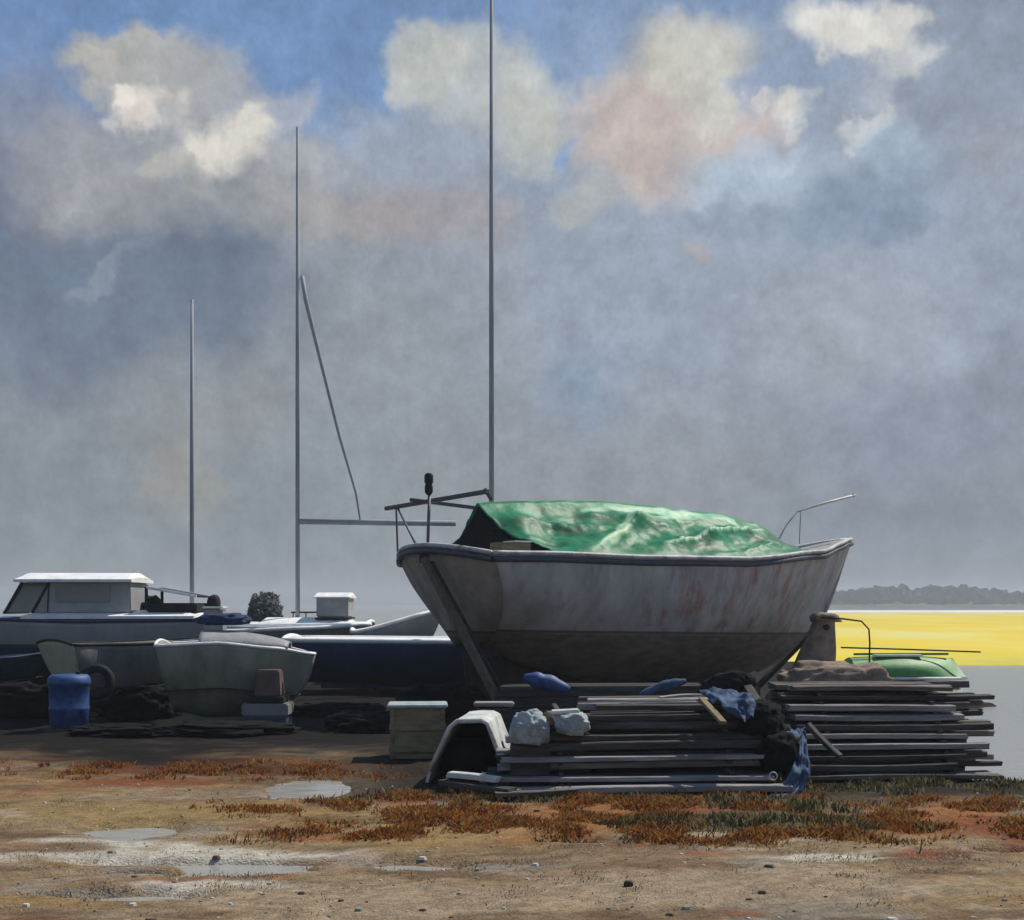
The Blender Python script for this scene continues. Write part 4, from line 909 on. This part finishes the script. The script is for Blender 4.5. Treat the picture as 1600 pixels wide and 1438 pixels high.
# ------------------------------------------------------------------ ground cover
def cover_mesh(name, specs, cols, leaf, seed, hgt=1.0, lean=.6, thin=0.0):
    rn = random.Random(seed); mb = MB()
    for (px, py, wx, wy, n) in specs:
        a, b_ = gp(px, py); rx = wx / 1900 * b_; y0 = gp(px, py + wy)[1]; y1 = gp(px, py - wy)[1]
        k = 0
        while k < n:
            cx_, cy_ = a + rn.gauss(0, .5) * rx, lerp(y0, y1, min(1, max(0, rn.gauss(.5, .28))))
            if mn.noise(Vector((cx_ * 2.2, cy_ * 2.2, seed))) < thin: k += 1; continue
            z = gz(cx_, cy_)
            if z < WATER: k += 4; continue
            cl = rn.randrange(len(cols)); cs = rn.uniform(.25, 1.05) * (.55 + .9 * max(0, mn.noise(Vector((cx_ * 2.2, cy_ * 2.2, seed))) - thin + .1) ** .5 * 1.6)
            for _ in range(rn.randint(6, 14)):
                x, y = cx_ + rn.gauss(0, .05), cy_ + rn.gauss(0, .05)
                th = rn.uniform(0, 6.28); h = leaf * cs * rn.uniform(.35, 1.25) * hgt; w_ = leaf * rn.uniform(.07, .24); l = rn.uniform(0, lean * 1.6) * h
                dx, dy = math.cos(th), math.sin(th)
                mb.add([(x - dy * w_, y + dx * w_, z - .01), (x + dy * w_, y - dx * w_, z - .01), (x + dx * l * .5 + dy * w_ * .8, y + dy * l * .5 - dx * w_ * .8, z + h * .6), (x + dx * l, y + dy * l, z + h), (x + dx * l * .5 - dy * w_ * .8, y + dy * l * .5 + dx * w_ * .8, z + h * .6)],
                       [[0, 1, 2, 3, 4]], cl if rn.random() < .75 else rn.randrange(len(cols)))
                k += 1
    return mb.build(name, cols, kind='stuff')
def lm_(n, a, b): return mat(n, [a, b], 5, rough=.8, bump=.1, trans=.3)
RU = [lm_('rust_leaf', (.20, .06, .018), (.32, .11, .03)), lm_('orange_leaf', (.36, .14, .03), (.48, .21, .045)), lm_('dark_red_leaf', (.09, .03, .018), (.15, .055, .03)), lm_('ochre_leaf', (.30, .19, .06), (.42, .28, .10))]
GR = [lm_('olive_blade', (.06, .058, .025), (.105, .10, .042)), lm_('dark_blade', (.03, .034, .02), (.055, .055, .03)), lm_('straw_blade', (.22, .18, .09), (.32, .27, .15))]
SA = [lm_('straw_stub', (.30, .25, .15), (.42, .35, .22)), lm_('brown_stub', (.12, .085, .045), (.2, .14, .08)), lm_('pale_stub', (.5, .45, .34), (.62, .57, .45))]
cover_mesh('rust_growth', [(800, 1285, 300, 20, 8000), (1250, 1310, 250, 14, 5000), (1000, 1285, 260, 14, 5000), (930, 1262, 330, 22, 9000), (1100, 1270, 120, 16, 3000), (640, 1262, 110, 20, 2600), (330, 1206, 330, 12, 5000), (450, 1262, 120, 9, 1500), (600, 1306, 190, 9, 2600), (860, 1300, 200, 16, 3200), (1420, 1292, 190, 18, 4200), (1540, 1280, 130, 28, 5000), (1000, 1320, 160, 8, 900)], RU, .04, 3, .95, 1.0)
cover_mesh('grass', [(1300, 1232, 340, 14, 3200), (1180, 1272, 130, 22, 1800), (1280, 1296, 200, 10, 1500), (1000, 1245, 260, 10, 2500), (1030, 1300, 90, 16, 1400), (760, 1250, 150, 14, 1800), (1480, 1225, 120, 14, 2000)], GR, .045, 5, 1.1, .6)
cover_mesh('stubble', [(400, 1300, 800, 70, 3200), (1100, 1370, 1100, 50, 4200), (300, 1390, 600, 40, 2200), (1300, 1330, 500, 20, 1500)], SA, .018, 7, .8, 1.2)
# thin dark stems
for i, (a, b_, lab) in enumerate((((1178, 1308), (1212, 1272), 'thin dark twig leaning in the grass below the timber'), ((1433, 1340), (1440, 1312), 'short thin twig in the rust growth at right'))):
    p0 = P(a[0], a[1], gp(*a)[1]); p1 = P(b_[0], b_[1], gp(*a)[1] + .1)
    MB().tube([p0 - Vector((0, 0, .03)), (p0 + p1) / 2 + Vector((.01, 0, 0)), p1], .005, 5).build('twig', M['keel'], label=lab, cat='twig')
# hoop of wire at the foot of the stacks
hc = P(1208, 1213, 10.6); MB().tube([hc + Vector((  .035 * math.cos(a * .4), 0, .035 * math.sin(a * .4))) for a in range(17)], .005, 6).build('wire_hoop', M['bright_tube'], smooth=True, label='small bright wire hoop at the foot of the left stack', cat='wire')
# pebbles and mud clods
mb = MB(); rn = random.Random(9)
for i in range(650):
    y = 5.8 + rn.random() ** 1.3 * 6; x = rn.uniform(-.5, .5) * y * .95; z = gz(x, y)
    if z < WATER - .01: continue
    s = rn.uniform(.004, .014) * (1 if rn.random() < .93 else 2.2)
    q_ = [Vector((rn.gauss(0, 1), rn.gauss(0, 1), rn.gauss(0, 1))) for _ in range(1)]
    vs = [(x + s * 1.3 * math.cos(a) * rn.uniform(.7, 1.2), y + s * math.sin(a) * rn.uniform(.7, 1.2), z + dz) for dz, kk in ((-.003, 1), ) for a in [j * 1.0472 for j in range(6)]]
    vs += [(lerp(x, v[0], .65), lerp(y, v[1], .65), z + s * .6) for v in vs]
    mb.add(vs, [[j, (j + 1) % 6, 6 + (j + 1) % 6, 6 + j] for j in range(6)] + [[6, 7, 8, 9, 10, 11]], rn.randrange(3))
mb.build('pebbles', [mat('grey_pebble', [(.15, .15, .14), (.3, .29, .27)], 30), mat('pale_pebble', [(.4, .38, .34), (.6, .57, .5)], 30), mat('brown_pebble', [(.08, .06, .04), (.18, .13, .09)], 30)], kind='stuff')
# small clod lying in the sand near the bottom edge
pc = gp(982, 1392); MB().lump((pc[0], pc[1], gz(*pc) + .01), (.03, .02, .022), .4, 2.5, 2, 3).build('driftwood_knot', M['old_wood'], smooth=True, label='small driftwood knot alone on the sand near the bottom edge', cat='driftwood')

# ------------------------------------------------------------------ damp estuary air
hz = bpy.data.materials.new('damp_air'); hz.use_nodes = True; t = hz.node_tree
t.nodes.remove(t.nodes['Principled BSDF']); pv = t.nodes.new('ShaderNodeVolumePrincipled')
pv.inputs['Color'].default_value = (.80, .86, .95, 1); pv.inputs['Density'].default_value = .0010; pv.inputs['Anisotropy'].default_value = .2
t.links.new(pv.outputs[0], t.nodes['Material Output'].inputs['Volume'])
MB().box((0, 500, 7), (3600, 1400, 20), bev=0).build('haze', hz, kind='stuff')
